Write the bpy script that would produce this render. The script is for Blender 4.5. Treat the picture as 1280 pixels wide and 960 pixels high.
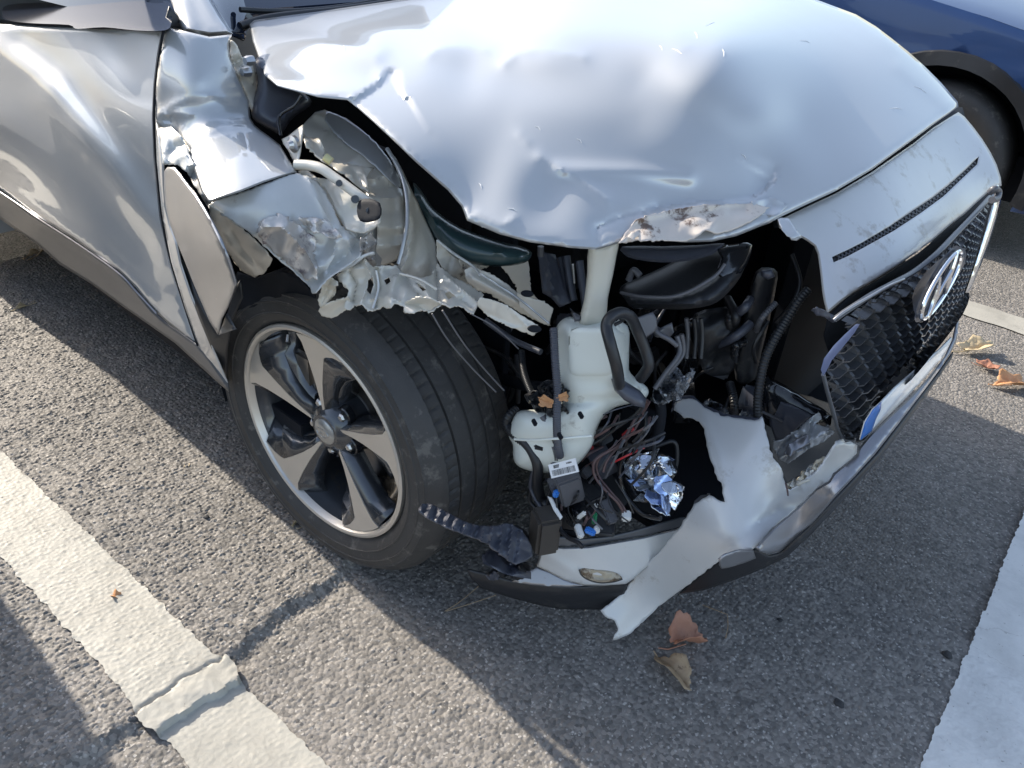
import bpy, bmesh, math, random
import numpy as np
from mathutils import Vector, Matrix, Euler, noise
from mathutils.geometry import delaunay_2d_cdt
random.seed(7); rng = np.random.default_rng(7)
S = bpy.context.scene
for o in list(bpy.data.objects): bpy.data.objects.remove(o)

# ------------------------------------------------------------------ camera
CAM_P = np.array([1.09927, -1.53239, 1.3289]); YAW, PITCH, ROLL, FPX = 2.26195, 0.58258, 0.083, 993.84
def cam_basis():
    cy, sy, cp, sp = math.cos(YAW), math.sin(YAW), math.cos(PITCH), math.sin(PITCH)
    f = np.array([cy*cp, sy*cp, -sp]); r = np.array([sy, -cy, 0.0]); u = np.cross(r, f)
    c, s = math.cos(ROLL), math.sin(ROLL)
    return c*r + s*u, -s*r + c*u, f
CR, CU, CF = cam_basis()
cd = bpy.data.cameras.new('camera'); cam = bpy.data.objects.new('camera', cd); S.collection.objects.link(cam)
cd.sensor_fit = 'HORIZONTAL'; cd.sensor_width = 36; cd.lens = FPX/1280*36; cd.clip_start = .02; cd.clip_end = 500
cam.matrix_world = Matrix(((CR[0], CU[0], -CF[0], CAM_P[0]), (CR[1], CU[1], -CF[1], CAM_P[1]), (CR[2], CU[2], -CF[2], CAM_P[2]), (0, 0, 0, 1)))
S.camera = cam

# ------------------------------------------------------------------ light
SUN_EL = 28.5; SUN_TRAVEL_AZ = 4.5          # the light travels along +x, a little towards +y
el, az = math.radians(SUN_EL), math.radians(SUN_TRAVEL_AZ)
travel = Vector((math.cos(el)*math.cos(az), math.cos(el)*math.sin(az), -math.sin(el)))
sl = bpy.data.lights.new('sun', 'SUN'); sun = bpy.data.objects.new('sun', sl); S.collection.objects.link(sun)
sl.energy = 3.5; sl.angle = math.radians(.5); sl.color = (1, .91, .78)
sun.rotation_euler = travel.to_track_quat('-Z', 'Y').to_euler()
W = bpy.data.worlds.new('World'); S.world = W; W.use_nodes = True
wn = W.node_tree; bg = wn.nodes['Background']
sky = wn.nodes.new('ShaderNodeTexSky'); sky.sky_type = 'NISHITA'; sky.sun_disc = False
sky.sun_elevation = el
sd = -travel                                     # towards the sun
sky.sun_rotation = math.atan2(sd.x, sd.y)
sky.air_density = 1.0; sky.dust_density = 1.6; sky.ozone_density = 1.0
hs = wn.nodes.new('ShaderNodeHueSaturation'); hs.inputs['Saturation'].default_value = .82; wn.links.new(sky.outputs[0], hs.inputs['Color']); wn.links.new(hs.outputs[0], bg.inputs[0]); bg.inputs[1].default_value = .14
S.view_settings.view_transform = 'Standard'; S.view_settings.look = 'None'
S.view_settings.gamma = 1; S.view_settings.exposure = 1.2; S.view_settings.use_curve_mapping = False

# ------------------------------------------------------------------ helpers
def ray(px, py):
    return CR*((px-640)/FPX) - CU*((py-480)/FPX) + CF
AX = {'x': 0, 'y': 1, 'z': 2}
def dep(px, py, ax, val):
    if ax == 'd': return val
    d = ray(px, py); i = AX[ax]
    return (val-CAM_P[i])/d[i]
def at(px, py, ax, val):
    return CAM_P + ray(px, py)*dep(px, py, ax, val)
def proj(P):
    q = np.asarray(P) - CAM_P
    return 640+FPX*(q@CR)/(q@CF), 480-FPX*(q@CU)/(q@CF)
class Depth:
    """smooth surface through control points (thin plate over inverse distance; exact for planes)"""
    def __init__(s, ctrl, reg=1e-3):
        P = np.array([[c[0], c[1]] for c in ctrl], float)/100.0
        v = np.array([1/dep(*c) for c in ctrl])
        n = len(P)
        if n < 3:
            s.P = None; s.c = v.mean(); return
        s.P = P
        K = s.k(P, P) + np.eye(n)*reg
        A = np.zeros((n+3, n+3)); A[:n, :n] = K; Q = np.c_[np.ones(n), P]; A[:n, n:] = Q; A[n:, :n] = Q.T
        if n == 3: A[:3, :3] = np.eye(3)*1e3
        s.w = np.linalg.solve(A, np.r_[v, 0, 0, 0])
    def k(s, a, b):
        r2 = ((a[:, None]-b[None])**2).sum(2); return r2*np.log(r2+1e-9)*.5
    def __call__(s, p):
        p = np.atleast_2d(np.asarray(p, float))/100.0
        if s.P is None: return np.full(len(p), 1/s.c)
        return 1/(s.k(p, s.P)@s.w[:-3] + np.c_[np.ones(len(p)), p]@s.w[-3:])
def to3(p, s):
    p = np.asarray(p, float)
    d = CR[None]*((p[:, :1]-640)/FPX) - CU[None]*((p[:, 1:2]-480)/FPX) + CF[None]
    return CAM_P + d*s[:, None]
def catmull(P, n=6, closed=False):
    P = [np.array(q, float) for q in P]; out = []; m = len(P)
    for i in range(m if closed else m-1):
        g = (lambda j: P[j % m]) if closed else (lambda j: P[min(max(j, 0), m-1)])
        a, b, c, d = g(i-1), g(i), g(i+1), g(i+2)
        for k in range(n):
            t = k/n
            out.append(.5*(2*b+(c-a)*t+(2*a-5*b+4*c-d)*t*t+(-a+3*b-3*c+d)*t**3))
    if not closed: out.append(P[-1])
    return np.array(out)
def densify(P, res):
    out = []
    for i in range(len(P)):
        a, b = np.array(P[i], float), np.array(P[(i+1) % len(P)], float)
        n = max(1, int(round(np.linalg.norm(b-a)/res)))
        for k in range(n): out.append(a+(b-a)*k/n)
    return np.array(out)
def inside(P, Q):
    x, y = Q[:, 0], Q[:, 1]; r = np.zeros(len(Q), bool)
    for i in range(len(P)):
        (x1, y1), (x2, y2) = P[i], P[i-1]
        c = ((y1 > y) != (y2 > y)); 
        with np.errstate(divide='ignore', invalid='ignore'):
            r ^= c & (x < (x2-x1)*(y-y1)/((y2-y1) if y2 != y1 else 1e-9)+x1)
    return r
def segdist(Q, L, closed=False):
    """distance, signed side and run-length along a polyline"""
    L = np.array(L, float); best = np.full(len(Q), 1e9); sg = np.zeros(len(Q)); run = np.zeros(len(Q)); acc = 0
    m = len(L) if closed else len(L)-1
    for i in range(m):
        a, b = L[i], L[(i+1) % len(L)]; ab = b-a; l = np.linalg.norm(ab)+1e-9
        t = np.clip(((Q-a)@ab)/(l*l), 0, 1); c = a+t[:, None]*ab; d = np.linalg.norm(Q-c, axis=1)
        side = ab[0]*(Q[:, 1]-a[1])-ab[1]*(Q[:, 0]-a[0])
        u = d < best-1e-9; best[u] = d[u]; sg[u] = np.sign(side[u]); run[u] = acc+t[u]*l; acc += l
    return best, sg, run, acc
def tri(t): return 2*np.abs(t-np.floor(t+.5))
def noise2(Q, sc, seed):
    return np.array([noise.noise((q[0]/sc, q[1]/sc, seed*3.7)) for q in Q])
def fold_offset(Q, folds):
    h = np.zeros(len(Q))
    for f in folds:
        k = f[0]
        if k == 'ridge':      # sharp crease: (kind, polyline, amp, width)
            d, _, r, L = segdist(Q, f[1]); h += f[2]*np.exp(-d/f[3])
        elif k == 'bump':
            d, _, r, L = segdist(Q, f[1]); h += f[2]*np.exp(-(d/f[3])**2)
        elif k == 'step':     # (kind, polyline, amp, sharpness, reach): the side to the right of travel is raised
            d, sg, r, L = segdist(Q, f[1]); e = np.clip(np.minimum(r, L-r)/(.15*L), 0, 1)
            h += f[2]*np.clip(sg*d/f[3], 0, 1)*np.exp(-(d/f[4])**2)*e
        elif k == 'blob':     # (kind, centre, rx, ry, angle, amp)
            a = math.radians(f[4]); q = Q-np.array(f[1]); u = q[:, 0]*math.cos(a)+q[:, 1]*math.sin(a); v = -q[:, 0]*math.sin(a)+q[:, 1]*math.cos(a)
            h += f[5]*np.exp(-(u/f[2])**2-(v/f[3])**2)
        elif k == 'crumple':  # (kind, amp, wavelength, seed[, centre, radius])
            r0 = np.random.default_rng(f[3]); c = np.zeros(len(Q)); wob = noise2(Q, f[2]*1.3, f[3])
            for i in range(5):
                a = r0.uniform(0, math.pi); lam = f[2]*r0.uniform(.9, 2.4)
                c += (tri((Q[:, 0]*math.cos(a)+Q[:, 1]*math.sin(a))/lam + r0.uniform() + .4*wob)-.5)*lam/f[2]*.75
            m = 1
            if len(f) > 4:
                m = np.exp(-(np.linalg.norm((Q-np.array(f[4])), axis=1)/f[5])**2)
            h += f[1]*.5*c*m
        elif k == 'noise':
            h += f[1]*noise2(Q, f[2], f[3])
        elif k == 'ribs':     # (kind, polyline, amp, pitch): ribs across the run of a line
            d, _, r, L = segdist(Q, f[1]); h += f[2]*(tri(r/f[3])**2)
    return h
COL = S.collection
def link(name, me, m=None, parent=None, smooth=True, sharp=35):
    o = bpy.data.objects.new(name, me); COL.objects.link(o)
    if m: me.materials.append(m)
    if smooth:
        me.shade_smooth()
        try: me.set_sharp_from_angle(angle=math.radians(sharp))
        except Exception: pass
    if parent: o.parent = parent
    return o
def tag(o, label=None, cat=None, group=None, kind=None):
    for k, v in (('label', label), ('category', cat), ('group', group), ('kind', kind)):
        if v: o[k] = v
    return o
def empty(name, loc=(0, 0, 0), parent=None):
    o = bpy.data.objects.new(name, None); COL.objects.link(o); o.location = loc; o.empty_display_size = .1
    if parent: o.parent = parent
    return o
def mesh_from(verts, faces):
    me = bpy.data.meshes.new('m'); me.from_pydata([tuple(v) for v in verts], [], [tuple(f) for f in faces]); me.update(); return me
def triangulate(outline, res, holes=(), smooth_out=0, jag=0, seed=1):
    P = catmull(outline, smooth_out, True) if smooth_out else np.array(outline, float)
    B = densify(P, res)
    if jag:
        r0 = np.random.default_rng(seed); B = B + r0.normal(0, jag, B.shape)
    loops = [B]+[densify(h, res) for h in holes]
    x0, y0 = B.min(0); x1, y1 = B.max(0); g = []
    yy = y0; row = 0
    while yy < y1:
        xs = np.arange(x0+(res/2 if row % 2 else 0), x1, res); g.append(np.c_[xs, np.full(len(xs), yy)]); yy += res*.866; row += 1
    G = np.vstack(g); G = G[inside(B, G)]
    for l in loops[1:]: G = G[~inside(l, G)]
    rings = []
    for l in loops:   # a ring of points parallel to the border keeps rims smooth
        nxt, prv = np.roll(l, -1, 0), np.roll(l, 1, 0); t = nxt-prv; t /= np.linalg.norm(t, axis=1)[:, None]+1e-9
        for sg in (1, -1):
            q = l+sg*np.c_[-t[:, 1], t[:, 0]]*res*.55; ok = inside(B, q)
            for h in loops[1:]: ok &= ~inside(h, q)
            q = q[ok]
            if len(q):
                d = np.full(len(q), 1e9)
                for h in loops: d = np.minimum(d, segdist(q, h, True)[0])
                rings.append(q[d > res*.5])
    if len(G):
        near = np.full(len(G), 1e9)
        for l in loops: near = np.minimum(near, segdist(G, l, True)[0])
        G = G[near > res*1.0]
    if rings: G = np.vstack([G]+rings)
    pts = []; edges = []
    for l in loops:
        s = len(pts); n = len(l); pts += [Vector(q) for q in l]; edges += [(s+i, s+(i+1) % n) for i in range(n)]
    pts += [Vector(q) for q in G]
    r = delaunay_2d_cdt(pts, edges, [], 0, 1e-4)
    V = np.array([tuple(v) for v in r[0]]); F = [tuple(f) for f in r[2]]
    C = np.array([V[list(f)].mean(0) for f in F]); ok = inside(B, C)
    for l in loops[1:]: ok &= ~inside(l, C)
    F = [f if ((V[f[1]][0]-V[f[0]][0])*(V[f[2]][1]-V[f[0]][1])-(V[f[1]][1]-V[f[0]][1])*(V[f[2]][0]-V[f[0]][0])) < 0 else f[::-1] for f, k in zip(F, ok) if k]
    used = sorted({i for f in F for i in f}); mp = {a: b for b, a in enumerate(used)}
    return V[used], [tuple(mp[i] for i in f) for f in F], loops
def sheet(name, outline, ctrl, m, parent=None, thick=.0015, res=8, folds=(), holes=(), so=0, jag=0, sharp=40, push=0, flange=None, mat2=None):
    V, F, loops = triangulate(outline, res, holes, so, jag)
    D = ctrl if isinstance(ctrl, Depth) else Depth(ctrl)
    s = D(V) - fold_offset(V, folds) - push
    if flange:   # roll the border away from the viewer: (width px, depth)
        d = segdist(V, loops[0], True)[0]; s += flange[1]*np.clip(1-d/flange[0], 0, 1)**2
    me = mesh_from(to3(V, s), F)
    o = link(name, me, m, parent, True, sharp)
    if thick:
        md = o.modifiers.new('thickness', 'SOLIDIFY'); md.thickness = thick; md.offset = -1
        if mat2: me.materials.append(mat2); md.material_offset = 1; md.material_offset_rim = 0
    return o
def pillow(name, outline, ctrl, m, parent=None, bulge=.03, w=30, res=7, so=4, back=None, folds=(), sharp=50):
    V, F, loops = triangulate(outline, res, (), so)
    D = Depth(ctrl); s = D(V); d = segdist(V, loops[0], True)[0]
    t = np.clip(d/w, 0, 1); b = np.sqrt(1-(1-t)**2); n = len(V)
    fr = to3(V, s-bulge*b-fold_offset(V, folds)*np.clip(d/6, 0, 1)); bk = to3(V, s+(bulge if back is None else back)*b)
    bd = d < 1e-3; idx = np.arange(n)+n; verts = list(fr); mp = {}
    for i in range(n):
        if bd[i]: mp[i] = i
        else: mp[i] = len(verts); verts.append(bk[i])
    F2 = F+[tuple(mp[i] for i in f[::-1]) for f in F]
    return link(name, mesh_from(verts, F2), m, parent, True, sharp)
def tube_mesh(P, r, seg=10, ribs=None, cap=True, flat=1.0):
    P = np.array(P, float); n = len(P); T = np.gradient(P, axis=0); T /= np.linalg.norm(T, axis=1)[:, None]+1e-12
    u = np.cross(T[0], [0, 0, 1.]);
    if np.linalg.norm(u) < .1: u = np.cross(T[0], [1., 0, 0])
    u /= np.linalg.norm(u); V = []; rr = np.full(n, r) if np.isscalar(r) else np.interp(np.linspace(0, 1, n), np.linspace(0, 1, len(r)), r)
    if ribs:
        L = np.r_[0, np.cumsum(np.linalg.norm(np.diff(P, axis=0), axis=1))]; rr = rr*(1-.16*(tri(L/ribs) > .5))
    for i in range(n):
        u = u-T[i]*(u@T[i]); u /= np.linalg.norm(u); v = np.cross(T[i], u)
        for k in range(seg):
            a = 2*math.pi*k/seg; V.append(P[i]+rr[i]*(math.cos(a)*u+flat*math.sin(a)*v))
    F = [(i*seg+k, i*seg+(k+1) % seg, (i+1)*seg+(k+1) % seg, (i+1)*seg+k) for i in range(n-1) for k in range(seg)]
    if cap: F += [tuple(range(seg))[::-1], tuple((n-1)*seg+k for k in range(seg))]
    return V, F
def tube(name, pts, r, m, parent=None, ax='y', seg=10, ribs=None, n=8, flat=1.0):
    """pts: (px, py, value on the axis) or 3-D points when ax is None"""
    P = [at(p[0], p[1], ax, p[2]) if ax else np.array(p) for p in pts]
    if ribs:
        C = catmull(P, 40); L = np.r_[0, np.cumsum(np.linalg.norm(np.diff(C, axis=0), axis=1))]
        k = int(L[-1]/(ribs/4)); t = np.linspace(0, L[-1], k); C = np.array([np.interp(t, L, C[:, j]) for j in range(3)]).T
    else: C = catmull(P, n) if len(P) > 2 else np.array(P)
    V, F = tube_mesh(C, r, seg, ribs, flat=flat)
    return link(name, mesh_from(V, F), m, parent, True, 60)
def joined(name, parts, m, parent=None, smooth=True, sharp=40):
    V = []; F = []
    for v, f in parts:
        s = len(V); V += list(v); F += [tuple(i+s for i in q) for q in f]
    return link(name, mesh_from(V, F), m, parent, smooth, sharp)
def box(name, c, size, m, parent=None, rot=(0, 0, 0), bev=.002):
    bm = bmesh.new(); bmesh.ops.create_cube(bm, size=1)
    for v in bm.verts: v.co = Vector((v.co.x*size[0], v.co.y*size[1], v.co.z*size[2]))
    if bev: bmesh.ops.bevel(bm, geom=bm.edges[:], offset=min(bev, min(size)*.3), segments=2, affect='EDGES')
    R = Euler([math.radians(a) for a in rot]).to_matrix()
    for v in bm.verts: v.co = R@v.co + Vector(c)
    me = bpy.data.meshes.new('m'); bm.to_mesh(me); bm.free()
    return link(name, me, m, parent, True, 30)
def lathe(profile, seg, axis_fn):
    """profile of (radius, offset); axis_fn(radius, offset, angle) -> point"""
    n = len(profile); V = [axis_fn(r, o, 2*math.pi*k/seg) for k in range(seg) for r, o in profile]
    F = [(k*n+i, k*n+i+1, ((k+1) % seg)*n+i+1, ((k+1) % seg)*n+i) for k in range(seg) for i in range(n-1)]
    return V, F

# ------------------------------------------------------------------ materials
def mat(name, base, rough=.5, metal=0, coat=0, bump=0, bscale=200, var=0, vscale=6, spec=.5, dirt=None, dscale=12, dthr=.55, sss=0, coatr=.05, rvar=0, trans=0):
    m = bpy.data.materials.new(name); m.use_nodes = True; nt = m.node_tree; b = nt.nodes['Principled BSDF']
    b.inputs['Base Color'].default_value = (*base, 1); b.inputs['Roughness'].default_value = rough; b.inputs['Metallic'].default_value = metal
    b.inputs['Coat Weight'].default_value = coat; b.inputs['Coat Roughness'].default_value = coatr; b.inputs['Coat IOR'].default_value = 1.7 if coat >= 1 else 1.5; b.inputs['Specular IOR Level'].default_value = spec
    if trans: b.inputs['Transmission Weight'].default_value = trans
    if sss: b.inputs['Subsurface Weight'].default_value = sss; b.inputs['Subsurface Radius'].default_value = (.02, .02, .02)
    N = nt.nodes.new; Lk = nt.links.new
    geo = N('ShaderNodeNewGeometry'); col = None
    def nz(scale, det=5, r=.6):
        t = N('ShaderNodeTexNoise'); t.inputs['Scale'].default_value = scale; t.inputs['Detail'].default_value = det; t.inputs['Roughness'].default_value = r
        Lk(geo.outputs['Position'], t.inputs['Vector']); return t
    if var:
        t = nz(vscale); mr = N('ShaderNodeMapRange'); mr.inputs['To Min'].default_value = 1-var; mr.inputs['To Max'].default_value = 1+var
        Lk(t.outputs[0], mr.inputs[0]); mx = N('ShaderNodeMix'); mx.data_type = 'RGBA'; mx.blend_type = 'MULTIPLY'; mx.inputs['Factor'].default_value = 1
        mx.inputs['A'].default_value = (*base, 1); Lk(mr.outputs[0], mx.inputs['B']); col = mx.outputs['Result']
    if dirt:
        t = nz(dscale, 8, .7); mr = N('ShaderNodeMapRange'); mr.inputs['From Min'].default_value = dthr; mr.inputs['From Max'].default_value = dthr+.08
        Lk(t.outputs[0], mr.inputs[0]); mx = N('ShaderNodeMix'); mx.data_type = 'RGBA'; mx.inputs['B'].default_value = (*dirt, 1)
        if col: Lk(col, mx.inputs['A'])
        else: mx.inputs['A'].default_value = (*base, 1)
        Lk(mr.outputs[0], mx.inputs['Factor']); col = mx.outputs['Result']
    if col: Lk(col, b.inputs['Base Color'])
    if rvar:
        t = nz(vscale*2); mr = N('ShaderNodeMapRange'); mr.inputs['To Min'].default_value = max(.02, rough-rvar); mr.inputs['To Max'].default_value = rough+rvar
        Lk(t.outputs[0], mr.inputs[0]); Lk(mr.outputs[0], b.inputs['Roughness'])
    if bump:
        t = nz(bscale, 3); bn = N('ShaderNodeBump'); bn.inputs['Strength'].default_value = bump; bn.inputs['Distance'].default_value = .002
        Lk(t.outputs[0], bn.inputs['Height']); Lk(bn.outputs[0], b.inputs['Normal'])
    return m
M = {}
M['paint'] = mat('silver_white_paint', (.43, .445, .46), .30, .22, 1, .0, var=.03, vscale=5, coatr=.03, rvar=.05)
M['bumper'] = mat('bumper_white_paint', (.56, .565, .565), .36, .10, .6, var=.07, vscale=9, dirt=(.40, .38, .35), dscale=13, dthr=.57, coatr=.15)
M['primer'] = mat('scraped_body_metal', (.52, .525, .51), .34, .2, .5, .15, 60, var=.10, vscale=20, dirt=(.30, .27, .25), dscale=18, dthr=.64, coatr=.2)
M['scrape'] = mat('bare_scraped_metal', (.56, .53, .50), .36, .45, .3, .2, 60, var=.15, vscale=18, dirt=(.17, .15, .17), dscale=15, dthr=.53)
M['cream'] = mat('cream_inner_paint', (.60, .57, .50), .34, .05, .6, .12, 60, var=.10, vscale=16, dirt=(.28, .25, .20), dscale=24, dthr=.63, coatr=.15)
M['creamd'] = mat('dull_beige_inner_paint', (.56, .52, .44), .42, .05, .3, .15, 60, var=.2, vscale=14, dirt=(.14, .12, .10), dscale=22, dthr=.58, coatr=.2)
M['innerhood'] = mat('hood_inner_beige', (.56, .50, .44), .4, .1, .4, .2, 70, var=.15, vscale=14, dirt=(.12, .08, .06), dscale=22, dthr=.56, coatr=.2)
M['cladding'] = mat('grey_arch_cladding', (.36, .36, .37), .30, .75, .3, .0, var=.1, vscale=8, dirt=(.55, .53, .5), dscale=40, dthr=.68, coatr=.15)
M['skid'] = mat('silver_skid_plate', (.32, .32, .335), .33, .7, .3, var=.06, vscale=10, dirt=(.22, .21, .2), dscale=40, dthr=.66)
M['sill'] = mat('grey_sill_plastic', (.085, .09, .10), .28, .1, 0, .05, 300, var=.1)
M['black'] = mat('black_plastic', (.018, .019, .022), .42, 0, 0, .1, 300, var=.3, vscale=10, dirt=(.05, .048, .045), dscale=14, dthr=.58)
M['blackg'] = mat('glossy_black_plastic', (.012, .013, .016), .16, 0, .5, var=.2)
M['void'] = mat('deep_shade_dark_plastic', (.009, .011, .016), .7, 0, 0, var=.4, vscale=9, spec=.2)  # dark plastic; near-black base also stands in for deep shade in bay and gaps
M['slate'] = mat('slate_grey_plastic', (.06, .065, .085), .38, 0, .2, .1, 200, var=.2, dirt=(.12, .12, .12), dscale=18, dthr=.6)
M['navyp'] = mat('dark_mirror_plastic', (.012, .018, .035), .12, 0, 0, var=.2)
M['greyp'] = mat('mid_grey_plastic', (.10, .10, .11), .4, 0, .1, .1, 200, var=.2)
M['brownp'] = mat('brownish_grey_plastic', (.055, .048, .042), .55, 0, 0, .1, 200, var=.3, vscale=14)
M['teal'] = mat('dark_teal_rubber', (.022, .05, .056), .28, 0, .5, var=.3, vscale=8, coatr=.2)
M['tank'] = mat('milky_tank_plastic', (.70, .73, .68), .38, 0, .25, .05, 40, var=.07, vscale=8, sss=.25, dirt=(.42, .42, .38), dscale=14, dthr=.62, coatr=.2)
M['neck'] = mat('milky_neck_plastic', (.62, .60, .52), .34, 0, .3, var=.06, vscale=10, sss=.25)
M['chrome'] = mat('chrome', (.85, .86, .88), .07, 1, 0, var=.04, vscale=20, rvar=.03)
M['chromeb'] = mat('blue_tinted_chrome', (.42, .50, .90), .30, .5, .6)
M['mirrorf'] = mat('broken_reflector_chrome', (.50, .54, .60), .15, 1, 0, 0)
M['bluepl'] = mat('blue_tinted_reflector', (.34, .44, .68), .18, .8, .3)
M['machined'] = mat('machined_alloy', (.64, .61, .565), .42, .75, .25, var=.06, vscale=30, rvar=.05, dirt=(.45, .40, .35), dscale=30, dthr=.68)
M['wheeldark'] = mat('dark_grey_wheel_paint', (.065, .07, .08), .26, .5, .8, var=.15, vscale=15, dirt=(.09, .08, .07), dscale=20, dthr=.6)
M['disc'] = mat('brake_disc_steel', (.32, .30, .28), .32, .9, 0, .2, 120, var=.2)
M['steel'] = mat('zinc_steel', (.5, .5, .5), .3, .9, 0, .1, 100, var=.1)
M['capm'] = mat('hub_cap_silver', (.42, .42, .41), .34, .7, .3)
M['red'] = mat('red_plastic', (.45, .03, .035), .35); M['bluec'] = mat('blue_connector', (.04, .20, .62), .35); M['green'] = mat('green_connector', (.02, .22, .10), .35)
M['whitec'] = mat('white_plastic', (.72, .72, .70), .4, var=.05); M['lab'] = mat('white_label', (.80, .80, .80), .5); M['ink'] = mat('black_ink', (.02, .02, .02), .6)
M['wire'] = mat('dark_wire', (.02, .02, .022), .35, var=.3); M['wirebr'] = mat('brown_wire', (.10, .06, .06), .4)
M['clear'] = mat('clear_lens', (.85, .87, .9), .05, 0, 0, trans=.9); M['wrap'] = mat('crinkled_film', (.20, .21, .23), .12, 0, 1, .5, 50, var=.4, vscale=18, dirt=(.02, .02, .02), dscale=30, dthr=.5)
M['bluecar'] = mat('dark_blue_paint', (.014, .042, .13), .32, .2, .5, coatr=.03, var=.1)
M['glass'] = mat('tinted_glass', (.01, .018, .04), .04, 0, 1, coatr=.02)
M['greycar'] = mat('grey_car_paint', (.2, .2, .21), .3, .5, 1)
M['plate'] = mat('plate_white', (.80, .80, .78), .3, coat=.4); M['plateb'] = mat('plate_blue', (.01, .14, .50), .3, coat=.4); M['platey'] = mat('plate_yellow', (.75, .58, .05), .4)
M['rust'] = mat('stained_recess', (.42, .36, .27), .5, .1, .3, .4, 60, var=.3, vscale=30, dirt=(.14, .09, .05), dscale=34, dthr=.52)
M['leafbr'] = mat('brown_dead_leaf', (.40, .19, .12), .6, 0, 0, .5, 120, var=.3, vscale=30, dirt=(.18, .08, .05), dscale=40, dthr=.6)
M['leafta'] = mat('tan_dead_leaf', (.36, .26, .16), .65, 0, 0, .5, 120, var=.35, vscale=40, dirt=(.12, .07, .04), dscale=60, dthr=.6)
M['leafye'] = mat('pale_yellow_leaf', (.50, .40, .25), .6, 0, 0, .5, 120, var=.25, vscale=40)
M['leafor'] = mat('orange_dry_leaf', (.50, .26, .12), .6, 0, 0, .5, 120, var=.3, vscale=40)
M['needle'] = mat('dry_pine_needle', (.30, .21, .12), .6)
M['stone'] = mat('dark_stone', (.03, .03, .032), .7, 0, 0, .5, 200)

def tyre_mat():
    m = mat('tyre_rubber', (.040, .039, .039), .6, 0, 0, .25, 350, var=.35, vscale=14, dirt=(.10, .095, .088), dscale=25, dthr=.56); return m
M['tyre'] = tyre_mat()

def asphalt_mat(name, aggregate=1.0):
    m = bpy.data.materials.new(name); m.use_nodes = True; nt = m.node_tree; b = nt.nodes['Principled BSDF']; N = nt.nodes.new; Lk = nt.links.new
    geo = N('ShaderNodeNewGeometry')
    def nz(scale, det=4, r=.6):
        t = N('ShaderNodeTexNoise'); t.inputs['Scale'].default_value = scale; t.inputs['Detail'].default_value = det; t.inputs['Roughness'].default_value = r
        Lk(geo.outputs['Position'], t.inputs['Vector']); return t
    v = N('ShaderNodeTexVoronoi'); v.inputs['Scale'].default_value = 125; Lk(geo.outputs['Position'], v.inputs['Vector'])
    sep = N('ShaderNodeSeparateColor'); Lk(v.outputs['Color'], sep.inputs[0])
    r1 = N('ShaderNodeValToRGB'); e = r1.color_ramp.elements; e[0].position = 0; e[0].color = (.115, .108, .100, 1); e[1].position = 1; e[1].color = (.29, .268, .24, 1)
    n = e.new(.55); n.color = (.20, .185, .166, 1); n = e.new(.9); n.color = (.245, .226, .205, 1)
    Lk(sep.outputs[0], r1.inputs[0])
    r2 = N('ShaderNodeMapRange'); r2.inputs['From Min'].default_value = .3; r2.inputs['From Max'].default_value = .75; r2.inputs['To Min'].default_value = .8; r2.inputs['To Max'].default_value = 1.2
    big = nz(2.5, 6); Lk(big.outputs[0], r2.inputs[0])
    mx = N('ShaderNodeMix'); mx.data_type = 'RGBA'; mx.blend_type = 'MULTIPLY'; mx.inputs['Factor'].default_value = 1
    Lk(r1.outputs[0], mx.inputs['A']); Lk(r2.outputs[0], mx.inputs['B'])
    # oily stains
    st = nz(5, 5); sr = N('ShaderNodeMapRange'); sr.inputs['From Min'].default_value = .60; sr.inputs['From Max'].default_value = .72; sr.inputs['To Max'].default_value = .35
    Lk(st.outputs[0], sr.inputs[0]); mx2 = N('ShaderNodeMix'); mx2.data_type = 'RGBA'; mx2.inputs['B'].default_value = (.11, .105, .10, 1)
    Lk(sr.outputs[0], mx2.inputs['Factor']); Lk(mx.outputs['Result'], mx2.inputs['A'])
    # lighter / worn aggregate specks
    v2 = N('ShaderNodeTexVoronoi'); v2.inputs['Scale'].default_value = 260; Lk(geo.outputs['Position'], v2.inputs['Vector']); s2 = N('ShaderNodeSeparateColor'); Lk(v2.outputs['Color'], s2.inputs[0])
    m2 = N('ShaderNodeMapRange'); m2.inputs['From Min'].default_value = .93; m2.inputs['From Max'].default_value = .98; m2.inputs['To Max'].default_value = .7; Lk(s2.outputs[1], m2.inputs[0])
    mx3 = N('ShaderNodeMix'); mx3.data_type = 'RGBA'; mx3.inputs['B'].default_value = (.5, .47, .43, 1); Lk(m2.outputs[0], mx3.inputs['Factor']); Lk(mx2.outputs['Result'], mx3.inputs['A'])
    Lk(mx3.outputs['Result'], b.inputs['Base Color'])
    b.inputs['Roughness'].default_value = .72
    b1 = N('ShaderNodeBump'); b1.inputs['Distance'].default_value = .004; b1.inputs['Strength'].default_value = aggregate
    inv = N('ShaderNodeMath'); inv.operation = 'SUBTRACT'; inv.inputs[0].default_value = 1; Lk(v.outputs['Distance'], inv.inputs[1])
    fine = nz(500, 3); add = N('ShaderNodeMath'); add.operation = 'MULTIPLY_ADD'; add.inputs[1].default_value = .5; Lk(fine.outputs[0], add.inputs[0]); Lk(inv.outputs[0], add.inputs[2])
    Lk(add.outputs[0], b1.inputs['Height']); Lk(b1.outputs[0], b.inputs['Normal'])
    return m
M['asphalt'] = asphalt_mat('asphalt', .45); M['asphaltfar'] = asphalt_mat('asphalt_far', .9)
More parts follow.
